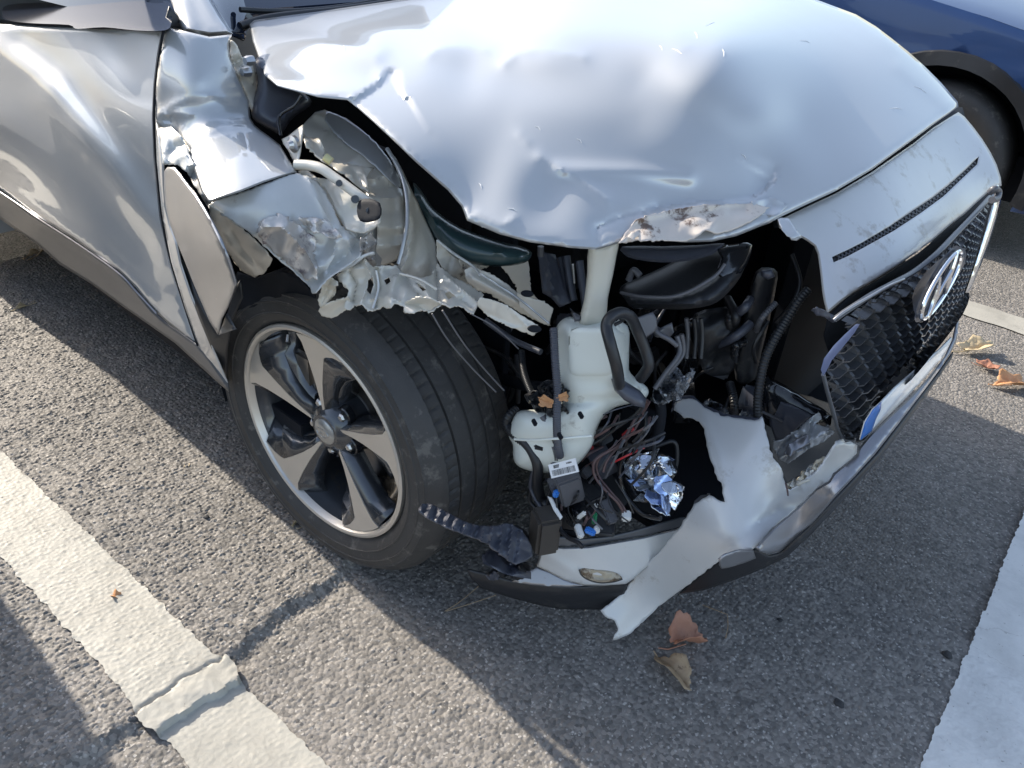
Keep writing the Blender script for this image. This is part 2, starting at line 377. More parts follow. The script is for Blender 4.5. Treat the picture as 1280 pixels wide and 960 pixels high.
def line_mat(name, base):
    m = bpy.data.materials.new(name); m.use_nodes = True; nt = m.node_tree; b = nt.nodes['Principled BSDF']; N = nt.nodes.new; Lk = nt.links.new
    geo = N('ShaderNodeNewGeometry')
    def nz(scale, det=5, r=.65):
        t = N('ShaderNodeTexNoise'); t.inputs['Scale'].default_value = scale; t.inputs['Detail'].default_value = det; t.inputs['Roughness'].default_value = r
        Lk(geo.outputs['Position'], t.inputs['Vector']); return t
    def mr(src, a, c, d, e):
        q = N('ShaderNodeMapRange'); q.inputs['From Min'].default_value = a; q.inputs['From Max'].default_value = c; q.inputs['To Min'].default_value = d; q.inputs['To Max'].default_value = e; Lk(src, q.inputs[0]); return q.outputs[0]
    def mixc(A, B, F):
        q = N('ShaderNodeMix'); q.data_type = 'RGBA'
        for k, x in (('A', A), ('B', B)):
            if isinstance(x, tuple): q.inputs[k].default_value = (*x, 1)
            else: Lk(x, q.inputs[k])
        Lk(F, q.inputs['Factor']); return q.outputs['Result']
    c = mixc(base, tuple(x*.72 for x in base), mr(nz(7).outputs[0], .45, .7, 0, .8))
    c = mixc(c, (.22, .20, .18), mr(nz(90, 4).outputs[0], .66, .72, 0, .7))     # pitted through to the stone
    c = mixc(c, (.30, .27, .24), mr(nz(28, 6, .8).outputs[0], .62, .70, 0, .5))
    # hairline cracks
    v = N('ShaderNodeTexVoronoi'); v.feature = 'DISTANCE_TO_EDGE'; v.inputs['Scale'].default_value = 4.2
    wv = N('ShaderNodeVectorMath'); wv.operation = 'MULTIPLY_ADD'; wv.inputs[1].default_value = (.12, .12, 0); Lk(nz(9).outputs['Color'], wv.inputs[0]); Lk(geo.outputs['Position'], wv.inputs[2])
    Lk(wv.outputs[0], v.inputs['Vector'])
    fc = N('ShaderNodeMath'); fc.operation = 'MULTIPLY'; Lk(mr(v.outputs['Distance'], .0, .005, .7, 0), fc.inputs[0]); Lk(mr(nz(3).outputs[0], .50, .60, 0, 1), fc.inputs[1])
    c = mixc(c, (.24, .21, .18), fc.outputs[0])
    Lk(c, b.inputs['Base Color']); b.inputs['Roughness'].default_value = .6
    bn = N('ShaderNodeBump'); bn.inputs['Distance'].default_value = .002; bn.inputs['Strength'].default_value = .35; Lk(nz(160, 4).outputs[0], bn.inputs['Height']); Lk(bn.outputs[0], b.inputs['Normal'])
    return m
M['line'] = line_mat('worn_road_paint_dimmed_for_sun', (.39, .375, .33)); M['lineshade'] = line_mat('road_paint_raised_for_shade', (.74, .73, .70))  # same road paint twice: base dimmed for the sun, raised for the shade

# ------------------------------------------------------------------ ground
def worley(X, Y, cell, seed):
    """rounded stones: height 0..1 from the nearest jittered cell point, with a random height per stone"""
    r0 = np.random.default_rng(seed); N = 1024; jx = r0.uniform(.1, .9, (N, N)); jy = r0.uniform(.1, .9, (N, N)); hh = r0.uniform(0, 1, (N, N))
    gx, gy = X/cell, Y/cell; ix, iy = np.floor(gx).astype(int), np.floor(gy).astype(int)
    f1 = np.full(X.shape, 9.); f2 = np.full(X.shape, 9.); h = np.zeros(X.shape)
    for dx in (-1, 0, 1):
        for dy in (-1, 0, 1):
            cx, cy = ix+dx, iy+dy; a, b = cx % N, cy % N
            d = np.hypot(gx-cx-jx[a, b], gy-cy-jy[a, b]); u = d < f1
            f2 = np.where(u, f1, np.minimum(f2, d)); h = np.where(u, hh[a, b], h); f1 = np.where(u, d, f1)
    return np.clip((f2-f1)*2.2, 0, 1), h
def vnoise(X, Y, cell, seed):
    r0 = np.random.default_rng(seed); N = 256; g = r0.uniform(-1, 1, (N, N)); gx, gy = X/cell, Y/cell; ix, iy = np.floor(gx).astype(int), np.floor(gy).astype(int)
    fx, fy = gx-ix, gy-iy; fx = fx*fx*(3-2*fx); fy = fy*fy*(3-2*fy)
    G = lambda a, b: g[a % N, b % N]
    return (G(ix, iy)*(1-fx)+G(ix+1, iy)*fx)*(1-fy)+(G(ix, iy+1)*(1-fx)+G(ix+1, iy+1)*fx)*fy
def step_x(Y):   # where the older, thicker asphalt ends
    return .10-.10*(Y+1.11)*.6 + .012*vnoise(Y, Y*0+3.3, .06, 5) + .006*vnoise(Y, Y*0+9.3, .015, 6)
def base_h(X, Y):
    s = step_x(Y); t = np.clip((s-X)/.028, 0, 1); t = t*t*(3-2*t)
    return .011*t*np.clip((-.55-Y)/.1, 0, 1) - .003*np.exp(-((X-s-.012)/.012)**2)*np.clip((-.55-Y)/.1, 0, 1) + .004*vnoise(X, Y, .25, 3)
def relief(X, Y):
    a, h = worley(X, Y, .0110, 11); b, h2 = worley(X+.3*vnoise(X, Y, .02, 4)*.02, Y, .0065, 12)
    left = 1/(1+np.exp(-(step_x(Y)-X)/.03)); rough = .7+.4*left
    return (.0038*a*(.35+.65*h)+.0014*b*h2+.0012*vnoise(X, Y, .03, 8))*rough
def height(X, Y):
    e = np.clip(np.minimum.reduce([X-GX0, GX1-X, Y-GY0, GY1-Y])/.03, 0, 1)
    return (base_h(X, Y)+relief(X, Y))*e
GX0, GX1, GY0, GY1 = -1.95, 1.55, -1.62, .02
def grid_mesh(xs, ys, Z):
    nx, ny = len(xs), len(ys); X, Y = np.meshgrid(xs, ys, indexing='ij'); V = np.stack([X, Y, Z], 2).reshape(-1, 3)
    i = np.arange((nx-1)*(ny-1)); a = (i//(ny-1))*ny+i % (ny-1); F = np.stack([a, a+ny, a+ny+1, a+1], 1)
    me = bpy.data.meshes.new('m'); me.vertices.add(len(V)); me.vertices.foreach_set('co', V.ravel()); me.loops.add(F.size); me.loops.foreach_set('vertex_index', F.ravel().astype(np.int32))
    me.polygons.add(len(F)); me.polygons.foreach_set('loop_start', (np.arange(len(F))*4).astype(np.int32)); me.update(calc_edges=True); return me
xs = np.arange(GX0, GX1, .0034); ys = np.arange(GY0, GY1, .0034); X, Y = np.meshgrid(xs, ys, indexing='ij')
g = link('asphalt_ground', grid_mesh(xs, ys, height(X, Y)), M['asphalt']); tag(g, kind='structure')
o = link('asphalt_surface', mesh_from([(-60, -60, -.006), (60, -60, -.006), (60, 60, -.006), (-60, 60, -.006)], [(0, 1, 2, 3)]), M['asphaltfar'], smooth=False); tag(o, kind='structure')
def clip_line_mesh(xs, ys, zf, keep):
    X, Y = np.meshgrid(xs, ys, indexing='ij'); Z = zf(X, Y); K = keep(X, Y); me = grid_mesh(xs, ys, Z); bm = bmesh.new(); bm.from_mesh(me)
    bm.verts.ensure_lookup_table(); K = K.ravel(); bmesh.ops.delete(bm, geom=[v for v in bm.verts if not K[v.index]], context='VERTS'); bm.to_mesh(me); bm.free(); return me
ANG = math.tan(.0563)   # the bays run a few degrees off the car
def smooth_relief(X, Y): return base_h(X, Y)+.45*relief(X, Y)
def near_line_z(X, Y):
    e = np.clip(np.minimum.reduce([X-GX0, GX1-X, Y-GY0, GY1-Y])/.03, 0, 1)
    s = step_x(Y); z = smooth_relief(X, Y)*e+.0038
    pl = np.clip((X-s+.016)/.004, 0, 1)*np.clip((s+.048+.006*vnoise(Y, X*0, .03, 41)-X)/.004, 0, 1)      # a thick pad of paint over the step
    pad = base_h(X*0+s-.05, Y)+.0068+.0016*vnoise(X, Y, .03, 2)+.0008*vnoise(X, Y, .01, 3)-.05*np.clip(X-s-.0, 0, 1)
    crack = -.0016*np.exp(-((X-s+.019+.003*vnoise(Y, X*0, .02, 44))/.0022)**2)
    return np.where(pl > 0, z*(1-pl)+np.maximum(pad, z)*pl, z)+crack
def mapped_line(name, us, vs, fn, zf, m):
    U, V_ = np.meshgrid(us, vs, indexing='ij'); X, Y = fn(U, V_); Z = zf(X, Y); nx, ny = U.shape
    P = np.stack([X, Y, Z], 2).reshape(-1, 3); i_ = np.arange((nx-1)*(ny-1)); a = (i_//(ny-1))*ny+i_ % (ny-1); F = np.stack([a, a+ny, a+ny+1, a+1], 1)
    me = bpy.data.meshes.new('m'); me.vertices.add(len(P)); me.vertices.foreach_set('co', P.ravel()); me.loops.add(F.size); me.loops.foreach_set('vertex_index', F.ravel().astype(np.int32))
    me.polygons.add(len(F)); me.polygons.foreach_set('loop_start', (np.arange(len(F))*4).astype(np.int32)); me.update(calc_edges=True)
    o = link(name, me, m); tag(o, kind='structure'); return o
def near_fn(U, V_):
    s = step_x(-1.2); lump = np.exp(-((U-step_x(-1.2)-.015)/.034)**4)
    top = -1.1285+.0555*U+.0030*vnoise(U, U*0+1.7, .02, 21)+.0022*vnoise(U, U*0+4.1, .006, 22)+.012*lump
    bot = -1.2835+.0555*U+.0030*vnoise(U, U*0+7.7, .02, 23)+.0022*vnoise(U, U*0+8.3, .006, 24)-.013*lump
    return U, bot+(top-bot)*V_
mapped_line('parking_line', np.arange(GX0, 1.0, .0034), np.linspace(0, 1, 46), near_fn, near_line_z, M['line'])
def head_fn(U, V_):
    return 1.149-.0507*U+.0022*vnoise(U, U*0+3.1, .02, 31)+.0020*vnoise(U, U*0+5.1, .006, 32)+V_, U
def head_z(X, Y):
    e = np.clip(np.minimum.reduce([X-GX0, GX1-X, Y-GY0, GY1-Y])/.03, 0, 1); return (base_h(X, Y)+.6*relief(X, Y))*e+.0036
mapped_line('parking_line', np.arange(-1.5, 1.6, .004), np.linspace(0, .42, 100), head_fn, head_z, M['lineshade'])
def strip(name, xs0, xs1, f0, f1, z, n=160, seed=1):
    V = []; 
    for i in range(n+1):
        x = xs0+(xs1-xs0)*i/n; r = .004*math.sin(i*7.3+seed)+.003*math.sin(i*3.1)
        V += [(x, f0(x)+r, z), (x, f1(x)-r, z)]
    o = link(name, mesh_from(V, [(2*i, 2*i+2, 2*i+3, 2*i+1) for i in range(n)]), M['line']); tag(o, kind='structure'); return o
strip('parking_line', -3.5, 1.10, lambda x: 1.64+.0563*x, lambda x: 1.79+.0563*x, -.0015)
strip('parking_line', -5.5, GX0+.004, lambda x: -1.2915+.0563*x, lambda x: -1.1365+.0563*x, -.0015)

# ================================================================== THE DAMAGED CAR
car = empty('crashed_car'); tag(car, 'silver white crashed car with its front corner torn open and hood buckled', 'car')

# ---- front wheel
TY = .0674; WC = np.array([0, -.80, .334]); wd1 = np.array([math.cos(TY), math.sin(TY), 0]); wd2 = np.array([0, 0, 1.]); wn_ = np.array([-math.sin(TY), math.cos(TY), 0])   # wn_ points inboard
def wpt(r, o, a): return WC+r*(math.cos(a)*wd1+math.sin(a)*wd2)+o*wn_
wheel = empty('wheel', parent=car)
def tyre():
    prof = [(.236, .012), (.243, .002), (.252, -.006), (.262, -.0105), (.2635, -.0125), (.2655, -.0125), (.267, -.011), (.285, -.011), (.2865, -.0125), (.2885, -.0125), (.290, -.0105), (.300, -.008), (.304, -.0095), (.307, -.004), (.318, .006), (.326, .016), (.3305, .026)]
    tread = []
    grooves = [(.055, .059), (.094, .101), (.133, .140), (.171, .175)]; o = .030
    w = [.030, .038, .046]
    for a, b in grooves: w += [a-.001, a, b, b+.001, (b+.02)]
    w += [.190, .198, .206]
    tp = []
    for q in w:
        r = .334-.0045*((q-.118)/.09)**2*1.0
        for a, b in grooves:
            if a-1e-6 <= q <= b+1e-6: r -= .0055
        tp.append((r, q))
    prof += tp + [(.326, .216), (.31, .224), (.285, .229), (.26, .224), (.243, .214)]
    seg = 432; n = len(prof); V = []
    for k in range(seg):
        a = 2*math.pi*k/seg
        for j, (r, q) in enumerate(prof):
            rr = r; aa = a
            if 16 <= j <= 19 or (j > 34 and q > .18 and q < .215):
                if k % 5 == 0: rr -= .0028 if j > 16 else .0015
                aa = a+ (q-.04)*.25
            elif .06 < q < .18:
                if (k % 8 == 0) and r > .3305: rr -= .0013
                aa = a+(q-.12)*.9
            if 3 < j < 7: rr += .0
            V.append(wpt(rr, q, aa))
    F = [(k*n+i, ((k+1) % seg)*n+i, ((k+1) % seg)*n+i+1, k*n+i+1) for k in range(seg) for i in range(n-1)]
    return link('tyre', mesh_from(V, F), M['tyre'], wheel, True, 28)
tyre()
# barrel + lip
rimp = [(.2365, .012), (.2385, .004), (.2375, -.002), (.2325, -.004), (.2275, -.002), (.2245, .004), (.2215, .012)]
joined('rim_lip', [lathe(rimp, 160, wpt)], M['machined'], wheel)
joined('rim_barrel', [lathe([(.2215, .012), (.217, .03), (.208, .05), (.203, .12), (.21, .19), (.225, .21)], 120, wpt)], M['wheeldark'], wheel)
joined('brake_disc', [lathe([(.03, .085), (.075, .085), (.08, .105), (.150, .105), (.150, .125), (.03, .125)], 96, wpt)], M['disc'], wheel)
def prism(poly, o0, o1, bev=0):
    """poly of (r, deg) on the wheel face, from depth o0 (front) back to o1"""
    n = len(poly); P = [(r, math.radians(a)) for r, a in poly]
    V = [wpt(r, o0 if not callable(o0) else o0(r), a) for r, a in P]+[wpt(r, (o0(r) if callable(o0) else o0)+(o1-0), a) for r, a in P]
    F = [tuple(range(n)), tuple(range(2*n-1, n-1, -1))]+[(i, n+i, n+(i+1) % n, (i+1) % n)[::-1] for i in range(n)]
    return V, F
face = lambda r: .022-.02*min(1, max(0, (r-.05)/.17))
def spoke(c):
    out = [(.046, c+14), (.08, c+12), (.12, c+11), (.17, c+11.5), (.205, c+12.5), (.222, c+15), (.2235, c+8), (.224, c), (.224, c-8), (.2235, c-19), (.212, c-12), (.200, c-7), (.193, c-5), (.16, c-3), (.12, c+0), (.085, c+3), (.052, c+6)]
    V, F = prism(out, face, .012); s = joined('spoke', [(V, F)], M['machined'], wheel, False)
    under = [(.046, c+20), (.10, c+15.5), (.16, c+15), (.21, c+17), (.222, c+18), (.222, c-19), (.205, c-14), (.19, c-6), (.12, c-2), (.06, c+0)]
    # leading dark facet falling away into the barrel
    a1 = [(.05, c+14), (.08, c+12), (.12, c+11), (.17, c+11.5), (.205, c+12.5), (.220, c+15)]; a2 = [(.05, c+26), (.08, c+21), (.12, c+19), (.17, c+19), (.20, c+22), (.212, c+27)]
    V = [wpt(r, face(r)+.002, math.radians(a)) for r, a in a1]+[wpt(r, face(r)+.045, math.radians(a)) for r, a in a2]
    n = len(a1); F = [(i, i+1, n+i+1, n+i) for i in range(n-1)]
    b1 = [(.222, c-19), (.212, c-12), (.200, c-7), (.193, c-5), (.16, c-3), (.12, c+0), (.085, c+3), (.052, c+6)]; b2 = [(.214, c-32), (.207, c-30), (.190, c-27), (.178, c-24), (.15, c-18), (.115, c-13), (.085, c-10), (.052, c-14)]
    V2 = [wpt(r, face(r)+.002, math.radians(a)) for r, a in b1]+[wpt(r, face(r)+.022+.02*(i < 3), math.radians(a)) for i, (r, a) in enumerate(b2)]
    n = len(b1); F2 = [(i, i+1, n+i+1, n+i) for i in range(n-1)]
    # inner shelf of the dark part and its drop to the barrel
    b3 = [(.207, c-34), (.202, c-33), (.185, c-29), (.173, c-26), (.15, c-20), (.115, c-15), (.085, c-14), (.052, c-20)]
    V3 = [wpt(r, face(r)+.022+.02*(i < 3), math.radians(a)) for i, (r, a) in enumerate(b2)]+[wpt(r, face(r)+.07, math.radians(a)) for r, a in b3]
    o = joined('spoke_inset', [(V, F), (V2, F2), (V3, F2)], M['wheeldark'], wheel, True, 25)
    md = o.modifiers.new('t', 'SOLIDIFY'); md.thickness = .004; md.offset = 0
for k in range(5): spoke(87+72*k)
joined('hub', [lathe([(.0, .016), (.036, .016), (.040, .020), (.050, .024), (.062, .045), (.07, .09)], 60, wpt)], M['wheeldark'], wheel)
joined('hub_cap', [lathe([(.0, .0085), (.015, .009), (.024, .011), (.029, .0145), (.030, .02)], 48, wpt)], M['capm'], wheel)
def hmark(c, e1, e2, nrm, w, h, t, d):
    """an oval holding a slanted H, built along axes e1 (width) and e2 (height)"""
    parts = []; L = [c+e1*(w/2*math.cos(a))+e2*(h/2*math.sin(a)) for a in np.linspace(0, 2*math.pi, 41)]
    V, F = tube_mesh(L, t, 8, cap=False, flat=1); parts.append((V, F))
    for sx in (-1, 1):
        pts = [c+e1*(sx*w*.17+w*.11*k+ sx*w*.05*abs(k))+e2*(h*.43*k)+nrm*d*.2 for k in np.linspace(-1, 1, 7)]
        parts.append(tube_mesh(pts, [t*.8, t*1.35, t*1.2, t*1.35, t*.8], 8))
    pts = [c+e1*(w*k*.19)+e2*(h*.10*k*1.0)+nrm*d*.2 for k in np.linspace(-1, 1, 5)]; parts.append(tube_mesh(pts, [t*1.2, t*.9, t*1.2], 8))
    return parts
joined('hub_cap_mark', hmark(WC+wn_*.009, wd1, wd2, -wn_, .036, .020, .0012, .001), M['steel'], wheel)
for k in range(5):
    a = math.radians(51+72*k); c = wpt(.057, .040, a)
    joined('lug_nut', [lathe([(0, -.012), (.006, -.013), (.0095, -.009), (.0105, .0), (.0105, .012)], 6, lambda r, o, t: c+r*(math.cos(t)*wd1+math.sin(t)*wd2)+o*wn_)], M['steel'], wheel, True, 20)
    joined('lug_recess', [lathe([(.0, .004), (.0165, .004), (.0175, -.006), (.02, -.004), (.022, .01)], 24, lambda r, o, t: c+r*(math.cos(t)*wd1+math.sin(t)*wd2)+o*wn_)], M['blackg'], wheel)
a = math.radians(118); tube('valve_stem', [wpt(.208, .022, a), wpt(.196, .014, a)], .004, M['steel'], wheel, None)
box('brake_caliper', wpt(.125, .075, math.radians(150)), (.07, .05, .13), M['disc'], wheel, (0, 0, 4), .008)

# ---- hidden depth of the bay and arch
S_ = lambda *a, **k: sheet(*a, **k)
# wheel arch liner (the half barrel above the tyre) and its inner wall
V = []; nA = 30
for i in range(nA+1):
    a = math.radians(104+92*i/nA)
    for y in (-.80, -.70, -.60, -.50): V.append((.0+.385*math.cos(a), y, .334+.40*math.sin(a)))
F = [(i*4+j, i*4+j+1, (i+1)*4+j+1, (i+1)*4+j) for i in range(nA) for j in range(3)]
link('wheel_arch_liner', mesh_from(V, F), M['void'], car)
box('inner_wheel_wall', (-.20, -.47, .50), (.80, .02, .62), M['void'], car)
box('engine_bay_floor', (.17, .12, .19), (.9, 1.0, .02), M['void'], car)
box('firewall', (-.42, .0, .55), (.03, 1.3, .75), M['void'], car)
box('radiator_support', (.30, .47, .50), (.05, .70, .52), M['void'], car)
box('bay_divider', (-.05, .14, .50), (.6, .03, .55), M['void'], car)
box('fan_shroud', (.55, .44, .46), (.04, .80, .52), M['void'], car)
box('engine_cover', (.0, .05, .62), (.34, .5, .22), M['black'], car, bev=.03)
box('left_inner_wing', (.02, .43, .56), (.86, .02, .60), M['void'], car)
box('underbody', (-1.6, 0, .26), (3.0, 1.55, .06), M['void'], car)

# ---- hood
hood_out = [(312, 30), (318, 25), (400, 14), (510, -2), (620, -22), (760, -44), (900, -40), (980, -20), (1022, 0), (1070, 18), (1095, 33), (1116, 49), (1136, 65), (1155, 82), (1177, 104), (1197, 127), (1198, 133), (1188, 141),
    (1166, 156), (1142, 174), (1116, 193), (1090, 212), (1044, 239), (1001, 259), (972, 273), (962, 279), (948, 284), (921, 295), (890, 302), (856, 303), (828, 301), (797, 301), (773, 304), (746, 312), (715, 310), (663, 303), (625, 293), (584, 276),
    (577, 258), (560, 238), (519, 202), (490, 174), (464, 150), (447, 135), (434, 125), (415, 123), (397, 121), (346, 107), (332, 95), (323, 72), (316, 52)]
hood_ctrl = [(312, 30, 'z', 1.0), (434, 125, 'z', .985), (346, 107, 'z', .985), (519, 202, 'z', .935), (577, 258, 'z', .885), (663, 303, 'z', .862), (746, 312, 'z', .85), (860, 300, 'z', .85), (972, 273, 'z', .862), (1090, 212, 'z', .90),
    (1198, 133, 'z', .925), (1155, 82, 'y', .64), (1116, 49, 'y', .66), (1022, 0, 'y', .68), (800, 150, 'z', .985), (900, 60, 'z', 1.075), (700, 40, 'z', 1.06), (560, 30, 'z', 1.04), (1000, 150, 'z', .965), (640, 150, 'z', .975), (900, -40, 'y', .72), (600, -22, 'z', 1.07), (760, -44, 'z', 1.12)]
hood_folds = [
    ('step', [(428, 128), (445, 119), (462, 110), (474, 101), (480, 92), (484, 86), (500, 83)], -.014, 5, 60),
    ('bump', [(320, 45), (400, 55), (470, 66)], .010, 14), ('bump', [(330, 84), (400, 92), (460, 96)], -.008, 14),
    ('bump', [(400, 30), (560, 45), (700, 44), (840, 52)], .012, 26),
    ('blob', (555, 62), 38, 17, 10, .010), ('blob', (585, 92), 24, 34, 0, -.007), ('blob', (668, 72), 54, 18, 6, .012), ('blob', (668, 108), 70, 26, 8, -.009), ('blob', (530, 90), 26, 30, -15, .005),
    ('bump', [(640, 150), (760, 190), (850, 240)], -.008, 44), ('bump', [(810, 100), (890, 160), (950, 215)], -.012, 30), ('bump', [(880, 100), (940, 150), (1000, 210)], .006, 34),
    ('blob', (955, 140), 30, 26, 0, .010), ('ridge', [(650, 168), (660, 178)], .004, 6), ('ridge', [(536, 70), (550, 60), (574, 58), (606, 64)], .006, 7), ('ridge', [(630, 80), (646, 67), (672, 62), (704, 68), (730, 72)], .008, 8), ('ridge', [(330, 40), (400, 50), (470, 72)], .004, 6), ('ridge', [(674, 196), (700, 211), (726, 226), (760, 252)], .010, 9), ('bump', [(700, 211), (790, 214), (860, 222)], .008, 9),
    ('ridge', [(598, 268), (618, 278), (632, 282), (643, 273)], .006, 5), ('blob', (640, 225), 30, 55, 20, .008), ('blob', (690, 250), 26, 40, 30, -.009),
    ('step', [(976, 205), (972, 216), (969, 227), (955, 241), (938, 251), (915, 253), (880, 254), (842, 260), (818, 268), (795, 276)], -.016, 3, 40),
    ('ridge', [(746, 285), (768, 274), (790, 268), (822, 258)], -.008, 4), ('ridge', [(746, 283), (746, 304)], -.006, 3), ('bump', [(700, 308), (590, 280)], -.004, 10),
    ('bump', [(1125, 82), (1160, 110), (1190, 136)], .005, 10), ('ridge', [(850, 62), (862, 58)], .003, 3), ('noise', .002, 120, 3)]
hood = S_('hood', hood_out, hood_ctrl, M['paint'], car, .002, 5, hood_folds, flange=(7, .010))
hood['label'] = 'buckled white hood with a folded flap and torn front lip'
DH = Depth(hood_ctrl)
ih = S_('hood_inner_panel', [(775, 303), (781, 291), (794, 276), (815, 268), (842, 262), (880, 256), (917, 255), (940, 254), (962, 259), (952, 268), (938, 278), (918, 287), (898, 293), (882, 287), (872, 296), (858, 302), (828, 300), (797, 301)],
   DH, M['innerhood'], hood, .0015, 4, [('crumple', .012, 40, 5), ('ridge', [(885, 290), (893, 276), (905, 266)], .008, 5), ('blob', (880, 293), 12, 8, 0, .014), ('bump', [(800, 280), (860, 268), (930, 262)], -.008, 7)], push=.012, jag=.6)
# bits of torn paint edge
for k, (pts, cc) in enumerate([([(972, 273), (985, 272), (998, 290), (1003, 297), (990, 300), (978, 288)], 1), ([(773, 304), (790, 290), (812, 282), (802, 292), (788, 303)], 2), ([(938, 252), (966, 246), (986, 256), (970, 270), (950, 268)], 3)]):
    S_('torn_paint_flake', pts, DH, M['paint'] if k != 1 else M['innerhood'], hood, .0012, 4, [('crumple', .010, 18, 30+k)], push=.016-.004*k, jag=.5)
for x_, y_, a_, l_ in ((846, 64, .5, 14), (870, 44, 1.2, 9), (888, 30, -.4, 12), (826, 60, 1.0, 7), (904, 66, 1.4, 10), (1006, 52, .2, 12), (724, 176, .7, 9), (1150, 112, .5, 18), (1120, 136, .05, 16), (430, 60, 1.3, 7), (672, 160, .6, 10), (640, 262, .3, 12), (930, 196, .8, 10), (600, 232, 1.1, 8)):
    q = np.array([(x_-l_*.5*math.cos(a_), y_-l_*.5*math.sin(a_)), (x_+1, y_-1), (x_+l_*.5*math.cos(a_), y_+l_*.5*math.sin(a_))]); sd_ = DH(q)-fold_offset(q, hood_folds)-.0009
    P_ = to3(q, sd_); V, F = tube_mesh(P_, [.0002, .0007, .0002], 6); link('paint_scratch', mesh_from(V, F), M['lab'], hood)
# ---- windscreen, cowl, pillar
WS = [(290, 45), (283, 30), (262, -4), (300, -40), (620, -60), (620, -12), (510, 4), (316, 30)]
S_('windscreen', [(283, 40), (252, -12), (300, -60), (760, -60), (700, -24), (520, 0), (400, 18), (312, 32), (306, 50)], [(283, 40, 'z', 1.0), (520, 0, 'x', -.62), (300, -50, 'x', -.80), (700, -50, 'x', -.75), (312, 30, 'x', -.62)], M['glass'], car, .004, 12)
tube('wiper_arm', [(300, 12, -.60), (360, 14, -.60), (430, 8, -.62), (520, -8, -.64)], .006, M['black'], car, 'x')
tube('cowl_seal', [(300, 33, -.56), (340, 22, -.57), (430, 12, -.58), (520, -2, -.6)], .009, M['black'], car, 'x')
S_('a_pillar', [(228, 38), (222, 24), (211, -6), (204, -30), (248, -30), (262, -2), (275, 20), (291, 42), (262, 44)], [(228, 38, 'y', -.78), (211, -10, 'y', -.74), (262, -2, 'y', -.70), (291, 42, 'y', -.72)], M['paint'], car, .003, 7, [('bump', [(240, 40), (230, 0)], .006, 8)], flange=(6, .012))
S_('pillar_corner_trim', [(203, 38), (207, 26), (212, 8), (222, 20), (230, 36), (218, 34)], [(205, 36, 'y', -.80), (212, 8, 'y', -.78), (230, 36, 'y', -.76)], M['black'], car, .003, 6)

# ---- door mirror above the door
mir = pillow('door_mirror', [(3, 16), (10, 6), (60, 3), (130, 2), (205, 1), (214, 9), (214, 30), (205, 38), (170, 38), (130, 34), (96, 36), (86, 31), (40, 29), (8, 25)], [(0, 15, 'y', -.80), (110, 18, 'y', -.79), (210, 20, 'y', -.78)], M['navyp'], car, .004, 10, 6, 3, back=.06)
pillow('mirror_lower_shell', [(-40, 22), (4, 25), (40, 29), (86, 31), (84, 37), (40, 37), (0, 34), (-40, 32)], [(0, 28, 'y', -.79), (84, 33, 'y', -.785), (-40, 26, 'y', -.79)], M['cladding'], mir, .02, 8, 5, 3)

# ---- door
door_ctrl = [(0, 60, 'y', -.87), (100, 50, 'y', -.845), (200, 60, 'y', -.83), (198, 150, 'y', -.865), (247, 432, 'y', -.865), (100, 300, 'y', -.895), (203, 280, 'y', -.875), (0, 235, 'y', -.885), (-200, 120, 'y', -.89), (0, 150, 'y', -.90), (100, 170, 'y', -.895), (-200, 20, 'y', -.86)]
door = S_('front_door', [(205, 37), (199, 70), (195, 105), (193, 148), (195, 200), (202, 270), (213, 325), (230, 382), (246, 431), (228, 418), (205, 400), (190, 385), (170, 360), (148, 338), (94, 300), (40, 266), (0, 236), (-60, 195), (-160, 130), (-160, 10), (0, 30), (90, 33), (140, 34)],
    door_ctrl, M['paint'], car, .002, 6, [('bump', [(-20, 50), (40, 92), (90, 150), (150, 220), (200, 290), (208, 330)], .016, 18), ('bump', [(30, 50), (80, 90), (120, 140), (160, 185), (196, 240)], -.010, 20), ('bump', [(-20, 95), (40, 150), (90, 205), (140, 270), (200, 330)], -.010, 22),
    ('bump', [(-40, 205), (50, 262), (130, 320), (190, 378)], .007, 6), ('blob', (150, 70), 22, 40, -30, -.006), ('blob', (70, 110), 20, 30, 40, .005), ('noise', .003, 110, 12)], flange=(3, .008))
door['label'] = 'dull silver front door reflecting the white parking line'
tube('door_edge_gap', [(204, 38, -.842), (195, 100, -.852), (192.5, 148, -.87), (195, 200, -.875), (203, 275, -.878), (214, 328, -.88), (231, 384, -.88), (247, 432, -.87)], .0022, M['void'], car, 'y')
S_('sill_cladding', [(-160, 132), (-60, 197), (0, 238), (40, 268), (94, 302), (148, 340), (170, 363), (190, 388), (206, 403), (230, 420), (247, 432), (264, 452), (284, 480), (286, 490), (272, 478), (219, 429), (156, 385), (116, 356), (75, 331), (47, 306), (0, 274), (-60, 235), (-160, 175)],
    [(0, 240, 'y', -.87), (-160, 135, 'y', -.88), (190, 390, 'y', -.86), (284, 485, 'y', -.86), (0, 274, 'y', -.84), (116, 356, 'y', -.835)], M['sill'], car, .003, 6, [('bump', [(-100, 176), (0, 246), (94, 310), (150, 350), (200, 402)], .006, 4), ('bump', [(-100, 190), (0, 258), (90, 320), (160, 374)], -.005, 4)])
tube('sill_bright_strip', [(-160, 134, -.888), (0, 240, -.888), (48, 273, -.888), (96, 304, -.888), (148, 341, -.885), (172, 366, -.88), (196, 392, -.875)], .0025, M['skid'], car, 'y')

